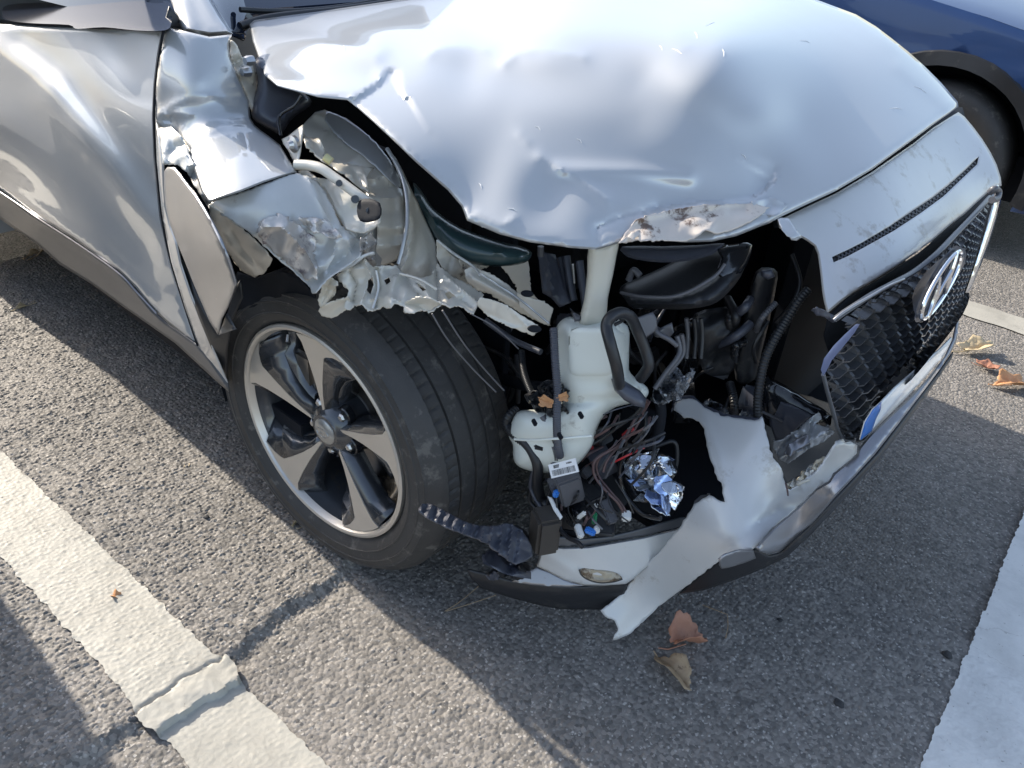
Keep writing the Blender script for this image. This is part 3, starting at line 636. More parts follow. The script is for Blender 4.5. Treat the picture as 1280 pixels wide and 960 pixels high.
# ---- front fender, what is left of it
fr = [(232, 39), (262, 46), (290, 43), (286, 55), (287, 70), (292, 82), (298, 96), (305, 112), (311, 125), (313, 148), (318, 156), (326, 163), (336, 170), (350, 181), (360, 198), (371, 215), (330, 228), (300, 240), (272, 249), (261, 253), (252, 240), (246, 222), (240, 204), (228, 190), (214, 200), (204, 206), (198, 184), (194, 150), (195, 110), (199, 72), (206, 40), (212, 34), (219, 37)]
fend_ctrl = [(206, 40, 'y', -.83), (290, 43, 'y', -.73), (194, 150, 'y', -.865), (250, 100, 'y', -.83), (311, 125, 'y', -.74), (318, 160, 'z', .905), (371, 215, 'z', .885), (300, 195, 'z', .90), (261, 253, 'z', .865), (236, 197, 'y', -.90), (198, 184, 'y', -.87)]
fender = S_('front_fender', fr, fend_ctrl, M['paint'], car, .0018, 4.5,
    [('ridge', [(196, 144), (214, 132), (240, 122), (270, 120), (313, 133)], .006, 8), ('ridge', [(198, 144), (225, 141), (240, 142)], .008, 5), ('ridge', [(200, 152), (220, 160), (232, 180), (238, 196)], .010, 6), ('bump', [(212, 150), (222, 175), (232, 190)], -.012, 6),
     ('ridge', [(237, 196), (250, 172), (275, 157), (300, 156), (318, 160)], .010, 7), ('blob', (285, 150), 24, 10, 0, -.008), ('ridge', [(272, 48), (284, 66), (298, 96)], -.004, 6), ('bump', [(240, 60), (235, 110)], .004, 18), ('crumple', .003, 26, 4, (232, 165), 30), ('ridge', [(241, 150), (234, 168)], -.006, 4), ('noise', .0012, 30, 5)], flange=(3.5, .008), sharp=30)
fender['label'] = 'crushed white fender folded up above the wheel'
# rusty/primer edge strip beneath the hood hinge
S_('hinge_bracket', [(288, 50), (297, 58), (303, 72), (312, 74), (318, 84), (322, 100), (320, 122), (314, 140), (308, 118), (300, 98), (292, 82), (287, 66)], [(288, 50, 'y', -.73), (322, 100, 'y', -.70), (314, 140, 'y', -.73)], M['creamd'], car, .003, 4, [('crumple', .014, 16, 8)], jag=.4)
for q in ((310, 76), (306, 90)):
    c = at(q[0], q[1], 'y', -.735); joined('bolt', [lathe([(0, -.006), (.007, -.006), (.009, 0), (.009, .01)], 6, lambda r, o, t: c+np.array([r*math.cos(t), o, r*math.sin(t)]))], M['steel'], car, True, 20)
# panel folded down from the fender edge (bare, scraped)
ff = [(262, 255), (270, 250), (300, 241), (330, 230), (352, 222), (371, 216), (384, 220), (396, 226), (407, 240), (414, 254), (420, 268), (427, 282), (438, 292), (449, 300), (453, 312), (450, 322), (438, 330), (424, 338), (411, 348), (402, 356), (395, 366), (391, 367), (384, 356), (372, 343), (352, 328), (335, 312), (322, 300), (312, 291), (300, 283), (290, 276), (283, 272), (270, 262)]
ff_ctrl = [(262, 255, 'y', -.945), (371, 216, 'z', .882), (330, 260, 'y', -.90), (300, 282, 'y', -.93), (393, 366, 'y', -.87), (450, 320, 'y', -.80), (420, 270, 'y', -.80), (400, 232, 'y', -.795), (350, 325, 'y', -.89)]
fs = S_('fender_scraped_panel', ff, ff_ctrl, M['primer'], fender, .0015, 3.6, [('crumple', .016, 50, 15, (370, 315), 60), ('ridge', [(322, 290), (332, 282), (352, 284), (366, 296), (380, 312), (394, 334)], .014, 6), ('ridge', [(330, 304), (352, 322), (385, 352)], -.010, 6), ('ridge', [(384, 222), (398, 250), (412, 276), (432, 300)], .010, 5),
     ('ridge', [(395, 366), (412, 346), (436, 331), (453, 318)], .012, 4), ('bump', [(400, 345), (430, 322), (446, 306)], -.018, 7), ('ridge', [(420, 300), (416, 322), (404, 344)], .014, 5), ('ridge', [(436, 298), (438, 318)], .012, 4)], jag=.5, sharp=45)
fs['label'] = 'scraped grey fender skin folded down over the tyre'
scr = [(318, 292), (322, 274), (336, 270), (348, 268), (360, 266), (372, 272), (392, 272), (408, 276), (424, 290), (430, 306), (418, 318), (404, 330), (396, 350), (384, 348), (366, 332), (346, 316), (330, 304)]
S_('scraped_patch', [(320, 290), (324, 276), (336, 271), (352, 268), (362, 274), (376, 282), (386, 292), (398, 302), (392, 316), (398, 334), (396, 350), (384, 350), (366, 334), (346, 318), (330, 304)], ff_ctrl, M['scrape'], fender, .001, 3.4,
   [('crumple', .016, 50, 15, (370, 315), 60), ('crumple', .004, 14, 29), ('ridge', [(322, 290), (332, 282), (352, 284), (366, 296), (380, 312), (394, 334)], .018, 6), ('ridge', [(330, 304), (352, 322), (385, 352)], -.004, 6)], push=.007, jag=1.4, sharp=45)
S_('torn_metal_strip', [(372, 272), (392, 271), (410, 277), (425, 291), (430, 303), (420, 300), (408, 296), (402, 290), (392, 292), (384, 284)], ff_ctrl, M['scrape'], fender, .001, 3, [('crumple', .016, 14, 33)], push=.012, jag=1.2)
# rolled flange under the scraped panel
S_('fender_flange', [(261, 256), (272, 262), (282, 268), (286, 274), (300, 284), (318, 300), (332, 314), (341, 325), (337, 332), (330, 342), (318, 347), (308, 342), (300, 338), (292, 326), (280, 310), (270, 290), (263, 272)],
   [(261, 256, 'y', -.955), (286, 274, 'y', -.93), (341, 325, 'y', -.88), (318, 347, 'y', -.86), (275, 300, 'y', -.90)], M['cream'], fender, .0015, 3.5, [('bump', [(266, 270), (290, 312), (318, 344)], .012, 7), ('ridge', [(276, 268), (300, 306), (326, 338)], -.010, 5), ('crumple', .010, 24, 41)], jag=.5)
S_('fender_rear_strip', [(194, 150), (199, 168), (204, 206), (205, 232), (207, 258), (213, 284), (220, 302), (226, 330), (238, 366), (252, 402), (268, 440), (284, 478), (285, 487), (266, 462), (247, 432), (231, 384), (214, 327), (203, 272), (196, 202)],
   [(194, 150, 'y', -.87), (204, 206, 'y', -.90), (203, 272, 'y', -.88), (220, 302, 'y', -.90), (247, 432, 'y', -.868), (284, 485, 'y', -.855)], M['paint'], fender, .002, 4, [('bump', [(197, 170), (202, 240), (214, 300), (236, 370), (262, 434)], .006, 5)], sharp=30)
S_('fender_inner_lip', [(198, 160), (214, 158), (226, 170), (233, 184), (238, 196), (244, 208), (252, 226), (262, 246), (262, 262), (254, 250), (244, 234), (234, 216), (222, 206), (212, 206), (204, 206)], [(198, 160, 'y', -.88), (262, 255, 'y', -.93), (238, 196, 'y', -.905), (214, 204, 'y', -.915)], M['primer'], fender, .0015, 3.5, [('crumple', .016, 16, 51)], jag=.5, push=.004)
# wheel-arch cladding bent outward
clad = S_('arch_cladding', [(205, 214), (209, 209), (217, 209), (226, 220), (236, 233), (244, 243), (255, 260), (266, 280), (276, 300), (284, 320), (290, 338), (295, 355), (289, 372), (284, 385), (276, 400), (272, 418), (262, 402), (250, 374), (240, 350), (231, 327), (224, 310), (219, 298), (212, 280), (207, 258), (205, 236)],
   [(205, 214, 'y', -.92), (244, 243, 'y', -.965), (295, 355, 'y', -.985), (272, 418, 'y', -.955), (231, 327, 'y', -.93), (212, 280, 'y', -.92), (260, 320, 'y', -.975)], M['cladding'], car, .003, 4.5, [('bump', [(222, 225), (240, 262), (262, 320), (285, 372)], .004, 12), ('bump', [(212, 222), (216, 262), (228, 306)], -.008, 6), ('noise', .002, 20, 5)], flange=(3, .005))
clad['label'] = 'bent grey wheel arch trim with scratches'
S_('arch_cladding_inner', [(222, 316), (240, 352), (256, 390), (273, 420), (282, 398), (294, 358), (300, 350), (303, 372), (290, 400), (284, 440), (284, 478), (266, 440), (248, 396), (232, 350)], [(222, 316, 'y', -.89), (273, 420, 'y', -.89), (294, 358, 'y', -.87), (284, 478, 'y', -.83)], M['black'], car, .003, 6)
S_('arch_cladding_tip', [(283, 392), (294, 412), (273, 419)], [(283, 392, 'y', -.93), (294, 412, 'y', -.93), (273, 419, 'y', -.93)], M['sill'], car, .003, 5)
S_('liner_edge', [(296, 340), (320, 348), (345, 338), (372, 346), (392, 368), (400, 384), (380, 378), (350, 372), (320, 386), (302, 410), (290, 440), (286, 470), (282, 440), (284, 400), (292, 366)], [(296, 340, 'y', -.84), (392, 368, 'y', -.80), (286, 470, 'y', -.80), (345, 350, 'y', -.82)], M['void'], car, .003, 6, [('crumple', .01, 40, 6)])

# ---- inner structure: slate duct, apron, flanges, tubes
pillow('cowl_duct', [(318, 76), (328, 72), (340, 88), (350, 104), (372, 112), (387, 122), (388, 132), (374, 142), (362, 152), (352, 168), (340, 163), (326, 156), (316, 148), (314, 134), (320, 116), (322, 98)], [(318, 76, 'y', -.70), (387, 125, 'y', -.62), (350, 168, 'y', -.70), (316, 148, 'y', -.73)], M['slate'], car, .03, 14, 5, 2, folds=[('step', [(347, 172), (346, 146), (364, 134), (376, 122)], .010, 3, 50)])
tube('duct_seam', [(351, 170, -.735), (348, 152, -.725), (352, 142, -.715), (368, 132, -.70), (376, 120, -.69)], .003, M['blackg'], car, 'y')
apr = [(377, 158), (384, 150), (394, 140), (406, 137), (418, 143), (432, 147), (450, 160), (468, 176), (484, 196), (497, 216), (504, 236), (509, 262), (508, 286), (503, 308), (496, 326), (480, 332), (468, 334), (470, 312), (472, 290), (470, 270), (466, 254), (456, 240), (440, 226), (424, 212), (408, 200), (392, 186), (380, 176)]
apr_ctrl = [(380, 165, 'y', -.685), (406, 137, 'y', -.60), (450, 160, 'y', -.59), (504, 236, 'y', -.62), (509, 290, 'y', -.66), (468, 330, 'y', -.72), (440, 226, 'y', -.70), (470, 270, 'y', -.72), (470, 210, 'y', -.655)]
S_('inner_apron', apr, apr_ctrl, M['cream'], car, .002, 4, [('ridge', [(398, 178), (412, 162), (420, 150)], .008, 4), ('ridge', [(414, 192), (430, 178), (444, 162)], .009, 4), ('ridge', [(430, 206), (448, 196), (466, 182)], .010, 4), ('bump', [(420, 209), (446, 212), (480, 206)], -.008, 6), ('ridge', [(440, 222), (464, 224), (492, 218)], .009, 4), ('bump', [(456, 234), (480, 236), (500, 232)], -.008, 6),
    ('ridge', [(462, 246), (484, 247), (506, 246)], .010, 4), ('bump', [(470, 264), (490, 265), (508, 262)], -.007, 7), ('ridge', [(472, 284), (490, 285), (507, 283)], .010, 4), ('bump', [(472, 296), (504, 294)], -.006, 5), ('ridge', [(470, 310), (488, 308), (503, 305)], .009, 4), ('crumple', .003, 30, 61), ('bump', [(396, 142), (440, 160), (480, 200), (502, 250), (504, 300)], .014, 7)], sharp=45)
S_('apron_skin_blue_side', [(408, 139), (420, 142), (432, 148), (452, 162), (470, 178), (486, 198), (500, 222), (504, 236), (494, 232), (478, 216), (456, 196), (436, 182), (420, 168), (406, 150)], apr_ctrl, M['paint'], car, .0015, 4, [('crumple', .004, 40, 63)], push=.022, jag=.4)  # bluish shading of the upper apron, painted as a separate sheet
S_('strut_flange', [(486, 190), (494, 196), (504, 214), (514, 236), (522, 252), (528, 266), (536, 284), (544, 302), (547, 320), (548, 342), (547, 358), (536, 362), (524, 358), (512, 350), (502, 342), (496, 334), (503, 318), (508, 298), (510, 274), (508, 250), (502, 226), (494, 208)],
   [(486, 190, 'y', -.60), (510, 250, 'y', -.655), (528, 266, 'y', -.63), (547, 358, 'y', -.66), (500, 338, 'y', -.72), (544, 302, 'y', -.63)], M['cream'], car, .002, 4, [('bump', [(490, 196), (508, 236), (514, 280), (510, 320), (500, 340)], .018, 6), ('bump', [(530, 280), (540, 320), (540, 350)], -.006, 7), ('ridge', [(534, 340), (534, 310), (524, 270)], .004, 3), ('crumple', .008, 24, 65, (530, 350), 30)], sharp=45)
tube('bright_flange_edge', [(484, 186, -.64), (500, 214, -.66), (508, 244, -.68), (509, 276, -.70), (504, 306, -.72), (498, 330, -.735)], .0035, M['paint'], car, 'y')
S_('bolt_bracket', [(352, 174), (360, 170), (370, 162), (378, 156), (379, 166), (377, 182), (373, 196), (371, 208), (366, 200), (360, 188), (354, 180)], [(352, 174, 'y', -.76), (378, 156, 'y', -.74), (371, 208, 'y', -.79)], M['cream'], car, .0025, 4, [('ridge', [(378, 158), (372, 205)], .008, 3)])
c = at(367, 180, 'y', -.775); joined('bolt', [lathe([(0, -.012), (.006, -.012), (.008, -.004), (.014, -.002), (.014, .004)], 12, lambda r, o, t: c+np.array([r*math.cos(t), o, r*math.sin(t)]))], M['steel'], car, True, 20)
tube('white_pipe', [(370, 206, -.80), (388, 207, -.79), (402, 211, -.785), (418, 222, -.78), (436, 235, -.775), (452, 247, -.77), (466, 256, -.76)], .0085, M['cream'], car, 'y')
S_('mount_plate', [(372, 214), (384, 212), (396, 222), (412, 224), (428, 232), (446, 242), (460, 248), (472, 254), (476, 264), (476, 278), (466, 288), (456, 292), (444, 291), (432, 287), (424, 276), (414, 258), (404, 240), (392, 228), (380, 220)],
   [(372, 214, 'y', -.80), (412, 224, 'y', -.765), (472, 254, 'y', -.755), (466, 288, 'y', -.77), (432, 287, 'y', -.79), (404, 240, 'y', -.785)], M['cream'], car, .002, 3.6, [('bump', [(432, 286), (456, 290), (474, 278)], .010, 5), ('crumple', .008, 24, 71), ('ridge', [(396, 222), (410, 240), (428, 276)], .008, 4)], sharp=45)
pillow('rubber_bush', [(449, 251), (462, 248), (475, 254), (477, 268), (472, 275), (460, 278), (450, 276), (446, 264)], [(450, 252, 'y', -.785), (474, 256, 'y', -.78), (460, 277, 'y', -.795)], M['void'], car, .006, 4, 3, 2)
S_('apron_backing', [(392, 226), (414, 232), (440, 244), (470, 258), (482, 276), (480, 306), (474, 340), (456, 350), (440, 340), (424, 318), (408, 284)], [(392, 226, 'y', -.775), (470, 258, 'y', -.70), (474, 340, 'y', -.72), (424, 318, 'y', -.79)], M['primer'], car, .002, 4, [('crumple', .014, 26, 77), ('ridge', [(452, 262), (446, 300), (452, 340)], .010, 4)])
for q, r in (((444, 249), .006), ((424, 229), .005), ((461, 263), .0045)):
    c = at(q[0], q[1], 'y', -.788); n_ = (CAM_P-c); n_ /= np.linalg.norm(n_); u_ = np.cross(n_, [0, 0, 1.]); u_ /= np.linalg.norm(u_); v_ = np.cross(n_, u_)
    joined('rubber_plug', [lathe([(0, .004), (r, .004), (r*1.15, 0)], 16, lambda rr, o, t: c+rr*(math.cos(t)*u_+math.sin(t)*v_)+o*n_)], M['blackg'], car)
S_('crushed_fold', [(398, 172), (408, 190), (404, 194), (410, 200), (420, 204), (440, 206), (468, 210), (458, 222), (462, 240), (452, 236), (436, 222), (418, 210), (402, 200), (384, 184), (378, 166), (386, 172)], [(378, 166, 'y', -.74), (468, 210, 'y', -.67), (462, 240, 'y', -.73), (402, 200, 'y', -.765)], M['creamd'], car, .002, 3.5, [('crumple', .026, 22, 73)], jag=.5, sharp=45)
tube('yellow_plug', [(406, 196, -.77), (414, 202, -.765)], .007, mat('pale_yellow_plug', (.5, .47, .25), .4), car, 'y')

r_s = [(random.uniform(-5, 5), random.uniform(-12, 14), random.uniform(-.9, 1.2), random.uniform(8, 17), random.uniform(0, 4)) for _ in range(16)]
def scrap(pts, yv, m, seed, amp=.016, lam=16, lab=None, thick=.0018, name='torn_metal_scrap', extra=(), so=0, kinks=.35):
    cx = np.mean([p[0] for p in pts]); cy = np.mean([p[1] for p in pts]); r0 = np.random.default_rng(seed)
    x0, x1 = min(p[0] for p in pts), max(p[0] for p in pts); y0, y1 = min(p[1] for p in pts), max(p[1] for p in pts)
    ctrl = [(x0, y0, 'y', yv[0]), (x1, y0, 'y', yv[1]), (x1, y1, 'y', yv[2]), (x0, y1, 'y', yv[3])]
    big = max(x1-x0, y1-y0); fl_ = []
    for k in range(int((3+big/9)*kinks)):     # random sharp kinks, alternately in and out
        a = r0.uniform(0, math.pi); px_, py_ = r0.uniform(x0, x1), r0.uniform(y0, y1); l = big*r0.uniform(.25, .6)
        fl_.append(('ridge', [(px_-l*math.cos(a), py_-l*math.sin(a)), (px_+r0.uniform(-3, 3), py_+r0.uniform(-3, 3)), (px_+l*math.cos(a), py_+l*math.sin(a))], amp*r0.choice((-1, 1))*r0.uniform(.4, 1.0), r0.uniform(1.5, 4)))
    o = S_(name, pts, ctrl, m, car, thick, 2.3, [('crumple', amp*.8, lam, seed)]+fl_+list(extra), jag=.5, sharp=42, so=so)
    if lab: o['label'] = lab
    return o
scrap([(398, 389), (402, 383), (412, 378), (426, 374), (435, 371), (438, 376), (437, 384), (428, 391), (420, 396), (412, 398), (402, 395)], (-.86, -.83, -.82, -.85), M['cream'], 81, .010, 20, extra=[('bump', [(404, 388), (432, 378)], -.006, 5)], kinks=0)
scrap([(404, 352), (412, 346), (422, 352), (420, 364), (416, 374), (408, 380), (400, 386), (398, 376), (402, 364)], (-.86, -.84, -.83, -.86), M['creamd'], 82)
scrap([(450, 300), (462, 290), (470, 300), (470, 330), (466, 352), (458, 344), (456, 322), (450, 312)], (-.80, -.76, -.76, -.79), M['scrape'], 84, .02, 14)
scrap([(504, 390), (506, 378), (516, 374), (526, 371), (540, 374), (552, 380), (538, 388), (520, 390)], (-.80, -.78, -.77, -.79), M['cream'], 87, .010, 16)
scrap([(546, 330), (556, 338), (572, 350), (594, 362), (604, 372), (594, 382), (570, 378), (552, 376), (546, 366), (540, 356)], (-.68, -.60, -.60, -.70), M['creamd'], 89, .020, 30)
scrap([(546, 300), (560, 312), (582, 328), (584, 344), (600, 358), (596, 366), (572, 352), (554, 336), (546, 322)], (-.64, -.58, -.58, -.66), M['creamd'], 91, .008, 30)
crush = S_('crushed_apron_bottom', [(420, 344), (432, 336), (446, 330), (456, 322), (466, 334), (480, 332), (496, 332), (505, 342), (524, 347), (540, 344), (547, 330), (556, 338), (572, 348), (588, 356), (604, 368), (598, 380), (592, 392), (584, 388), (576, 382), (564, 384), (552, 380), (541, 389), (526, 387), (518, 391), (506, 391), (503, 382), (494, 380), (488, 386), (476, 384), (468, 388), (460, 388), (452, 381), (442, 382), (436, 388), (430, 384), (434, 372), (436, 362), (428, 356)],
    [(420, 344, 'y', -.83), (456, 322, 'y', -.79), (505, 342, 'y', -.74), (547, 330, 'y', -.68), (604, 368, 'y', -.66), (592, 392, 'y', -.72), (518, 391, 'y', -.80), (442, 382, 'y', -.83)], M['cream'], car, .002, 2.3,
    [('ridge', [(470, 336), (474, 360), (470, 384)], -.022, 4), ('ridge', [(456, 324), (464, 346), (456, 366), (450, 380)], .016, 4), ('ridge', [(438, 340), (446, 356), (442, 376)], -.014, 3), ('bump', [(498, 340), (490, 360), (488, 384)], .016, 7), ('ridge', [(508, 346), (516, 362), (534, 378)], -.014, 3),
     ('ridge', [(545, 332), (546, 352), (548, 376)], -.020, 4), ('bump', [(530, 350), (536, 372)], .014, 7), ('ridge', [(556, 344), (578, 362), (598, 378)], .014, 4), ('ridge', [(552, 362), (576, 374), (592, 386)], -.010, 3), ('blob', (506, 364), 7, 9, 20, .012), ('ridge', [(464, 374), (484, 370), (500, 376)], .010, 3), ('crumple', .008, 22, 91), ('noise', .002, 9, 4)],
    holes=[[(459, 350), (466, 346), (468, 356), (463, 368), (458, 362)], [(556, 366), (562, 364), (568, 370), (561, 374)], [(480, 350), (486, 346), (488, 352), (483, 356)], [(519, 352), (524, 355), (533, 362), (528, 364)]], jag=.7, sharp=24)
for p_, r_, m_ in (([(424, 338, -.83), (440, 331, -.815), (455, 320, -.80), (468, 316, -.79)], .003, 'primer'), ([(470, 338, -.80), (473, 360, -.805), (466, 386, -.83)], .002, 'primer'), ([(500, 342, -.765), (524, 349, -.755), (546, 362, -.745)], .0022, 'cream'), ([(546, 300, -.66), (566, 316, -.645), (590, 332, -.635), (600, 344, -.65)], .0024, 'primer'), ([(600, 342, -.665), (622, 356, -.64), (652, 376, -.62), (686, 404, -.60)], .002, 'paint')):
    tube('bent_flange_edge', p_, r_, M[m_], car, 'y', 6)
# headlamp rail and brackets
rail = scrap([(580, 338), (590, 332), (602, 338), (614, 342), (632, 354), (652, 370), (672, 384), (688, 398), (688, 408), (672, 402), (652, 392), (634, 381), (612, 368), (596, 362), (584, 352)], (-.64, -.52, -.54, -.66), M['cream'], 92, .003, 40, kinks=0, extra=[('bump', [(592, 348), (640, 374), (684, 402)], .014, 7)], name='headlamp_rail')
scrap([(646, 366), (668, 374), (680, 377), (692, 386), (688, 398), (684, 407), (668, 398), (650, 384)], (-.60, -.55, -.55, -.60), M['cream'], 93, .002, 30, kinks=0, name='headlamp_rail_plate')
scrap([(600, 372), (612, 374), (634, 382), (654, 396), (672, 406), (674, 414), (666, 420), (656, 416), (636, 408), (614, 398), (602, 388), (596, 380)], (-.70, -.62, -.62, -.70), M['cream'], 94, .005, 24, kinks=.3, name='lower_rail')
scrap([(621, 328), (640, 318), (658, 312), (662, 340), (664, 364), (672, 374), (660, 376), (648, 370), (645, 358), (634, 342)], (-.52, -.46, -.46, -.52), M['cream'], 95, .002, 40, kinks=0, name='support_post')
scrap([(572, 325), (590, 318), (612, 322), (612, 332), (600, 338), (600, 356), (590, 350), (582, 340)], (-.62, -.56, -.56, -.63), M['creamd'], 96, .018, 14)
S_('dark_gap_panel', [(470, 150), (500, 176), (530, 206), (560, 236), (590, 262), (586, 320), (560, 316), (546, 300), (530, 264), (510, 230), (488, 190)], [(470, 150, 'y', -.50), (560, 236, 'y', -.50), (586, 320, 'y', -.50)], M['void'], car, .003, 10)  # dark sheet standing in for the shade under the hood edge
for q in ((659, 367), (668, 411)):
    c = at(q[0], q[1], 'y', -.60 if q[1] < 400 else -.70); n_ = (CAM_P-c); n_ /= np.linalg.norm(n_); u_ = np.cross(n_, [0, 0, 1.]); u_ /= np.linalg.norm(u_); v_ = np.cross(n_, u_)
    joined('mounting_hole', [lathe([(0, .0), (.007, .0), (.0085, -.002)], 16, lambda rr, o, t: c+rr*(math.cos(t)*u_*1.3+math.sin(t)*v_*.7)+o*n_)], M['void'], car)
pillow('air_intake_hose', [(516, 228), (528, 240), (540, 258), (556, 272), (580, 286), (620, 300), (662, 312), (660, 326), (640, 332), (606, 332), (576, 326), (552, 310), (538, 290), (528, 270), (516, 250)], [(520, 240, 'y', -.60), (600, 305, 'y', -.58), (662, 318, 'y', -.54)], M['teal'], car, .045, 22, 6, 3)
S_('grey_post', [(672, 314), (694, 318), (700, 336), (706, 358), (714, 378), (700, 384), (688, 372), (678, 366)], [(672, 314, 'y', -.44), (700, 336, 'y', -.42), (690, 380, 'y', -.46)], M['slate'], car, .004, 6, [('bump', [(684, 316), (692, 370)], .012, 6)])
tube('bright_pin', [(676, 308, -.48), (676, 320, -.48)], .006, M['greyp'], car, 'y')
tube('thin_rod', [(716, 330, -.44), (718, 354, -.44)], .0022, M['steel'], car, 'y')
for k, (x, y, h) in enumerate([(700, 322, 50), (708, 320, 56), (724, 326, 60)]): tube('dark_hose', [(x, y, -.40), (x+4, y+h*.5, -.41), (x+9, y+h, -.42)], .008, M['slate'], car, 'y')

# ---- washer tank and its neck
tank = pillow('washer_tank', [(692, 430), (694, 414), (700, 402), (712, 396), (730, 399), (750, 396), (764, 398), (776, 406), (785, 416), (786, 440), (786, 462), (796, 474), (809, 484), (810, 494), (800, 502), (780, 506), (764, 512), (752, 524), (745, 540), (741, 556), (730, 572), (716, 586), (700, 592), (670, 590), (650, 584), (642, 574), (641, 556), (636, 546), (637, 534), (646, 516), (662, 512), (690, 512), (702, 500), (694, 480), (690, 455)],
    [(692, 430, 'y', -.56), (785, 416, 'y', -.50), (810, 490, 'y', -.48), (642, 560, 'y', -.62), (740, 560, 'y', -.56), (700, 500, 'y', -.58)], M['tank'], car, .05, 26, 5, 3, folds=[('bump', [(712, 412), (712, 466), (764, 468), (766, 412), (720, 412)], .006, 6), ('bump', [(694, 505), (760, 500), (800, 490)], -.010, 6), ('step', [(640, 548), (690, 548), (745, 545)], -.008, 3, 40), ('noise', .003, 30, 7)])
pillow('tank_raised_panel', [(714, 412), (740, 410), (766, 412), (768, 440), (766, 467), (738, 470), (713, 467), (711, 440)], [(714, 412, 'y', -.592), (766, 412, 'y', -.572), (740, 468, 'y', -.588)], M['tank'], tank, .005, 9, 4, 3)
tube('tank_seam', [(643, 549, -.672), (664, 550, -.675), (700, 548, -.665), (740, 545, -.635)], .0022, M['tank'], tank, 'y')
for q in ((668, 528, -.68), (726, 519, -.64), (700, 545, -.668)):
    c = at(q[0], q[1], 'y', q[2]); box('tank_vent', c, (.012, .006, .007), M['void'], tank, (0, 20, -20), .001)
pillow('filler_neck', [(736, 306), (754, 302), (773, 300), (771, 318), (766, 345), (760, 372), (756, 404), (740, 408), (724, 404), (730, 375), (734, 340)], [(736, 306, 'y', -.54), (773, 300, 'y', -.51), (756, 404, 'y', -.53), (724, 404, 'y', -.56)], M['neck'], tank, .02, 14, 4, 2, folds=[('ridge', [(742, 312), (738, 350), (732, 396)], .004, 4)])
pillow('tank_lug', [(712, 384), (718, 390), (728, 396), (724, 402), (718, 402)], [(712, 384, 'y', -.56), (728, 398, 'y', -.56), (718, 402, 'y', -.57)], M['greyp'], tank, .008, 5, 3, 1)
pillow('tank_side_arm', [(768, 404), (780, 404), (787, 416), (786, 462), (796, 474), (809, 486), (806, 497), (794, 500), (780, 488), (770, 470)], [(768, 404, 'y', -.53), (787, 416, 'y', -.50), (806, 497, 'y', -.48)], M['tank'], tank, .018, 8, 4, 2)
tube('curved_hose', [(774, 482, -.585), (771, 460, -.605), (763, 430, -.61), (758, 408, -.60), (764, 396, -.59), (776, 391, -.57), (788, 396, -.55), (796, 412, -.53), (806, 436, -.52), (811, 455, -.52), (806, 466, -.52), (800, 474, -.52)], .0095, M['black'], car, 'y', ribs=None)
tube('curved_hose', [(784, 396, -.54), (776, 402, -.55), (768, 406, -.56)], .003, M['black'], car, 'y')
S_('hose_bracket', [(784, 398), (800, 396), (816, 390), (821, 398), (822, 412), (808, 422), (796, 422)], [(784, 398, 'y', -.50), (821, 398, 'y', -.46), (808, 422, 'y', -.48)], M['greyp'], car, .003, 5)
S_('hose_bracket', [(812, 402), (826, 410), (840, 403), (842, 416), (836, 424), (818, 420)], [(812, 402, 'y', -.45), (842, 403, 'y', -.42), (836, 424, 'y', -.44)], M['greyp'], car, .003, 5, [('crumple', .01, 14, 7)])
for q in [[(812, 402, -.46), (822, 416, -.46), (836, 424, -.45), (846, 432, -.44)], [(846, 420, -.43), (850, 436, -.43), (846, 448, -.44), (832, 466, -.46), (818, 486, -.48)], [(852, 418, -.42), (854, 440, -.42), (844, 456, -.44), (836, 466, -.45)]]:
    tube('thin_hose', q, .0045, M['greyp'], car, 'y')
pillow('hose_connector', [(764, 474), (772, 470), (784, 478), (800, 488), (808, 498), (806, 510), (794, 508), (780, 500), (768, 488)], [(764, 474, 'y', -.56), (808, 500, 'y', -.53), (780, 500, 'y', -.56)], M['slate'], car, .016, 8, 4, 1)
# crinkled film
S_('crinkled_plastic_film', [(838, 464), (846, 458), (856, 470), (868, 460), (866, 478), (856, 490), (850, 500), (838, 502), (824, 508), (812, 500), (818, 486), (828, 474)], [(838, 464, 'y', -.44), (866, 470, 'y', -.42), (812, 505, 'y', -.48)], M['wrap'], car, .001, 3, [('crumple', .035, 12, 101)], jag=1, sharp=15)
S_('crinkled_plastic_film', [(884, 498), (904, 506), (926, 512), (944, 518), (936, 526), (912, 520), (894, 514), (878, 506)], [(884, 498, 'y', -.25), (944, 518, 'y', -.2), (912, 520, 'y', -.25)], M['wrap'], car, .001, 3, [('crumple', .03, 10, 103)], jag=1, sharp=15)
# ---- black air scoop, rails and panels deep in the bay
duct = pillow('air_scoop', [(774, 362), (782, 354), (799, 347), (828, 334), (850, 322), (868, 310), (900, 306), (926, 308), (934, 322), (926, 346), (910, 366), (896, 378), (878, 384), (848, 387), (820, 386), (792, 386), (782, 376)], [(774, 362, 'y', -.42), (930, 310, 'y', -.22), (850, 385, 'y', -.40), (850, 330, 'y', -.30)], M['black'], car, .035, 20, 5, 2, folds=[('step', [(776, 366), (800, 372), (840, 372), (870, 362), (896, 344), (916, 318)], .022, 4, 60)])
tube('scoop_rim', [(776, 366, -.455), (790, 369, -.46), (812, 371.5, -.458), (840, 371, -.45), (862, 364, -.435), (880, 354, -.42), (896, 343, -.40), (906, 330, -.385)], .0028, M['greyp'], car, 'y')
pillow('scoop_wing', [(896, 310), (924, 304), (940, 306), (934, 330), (920, 346), (902, 348), (896, 338), (902, 322)], [(896, 310, 'y', -.32), (934, 310, 'y', -.25), (905, 346, 'y', -.34)], M['blackg'], car, .012, 9, 5, 2)
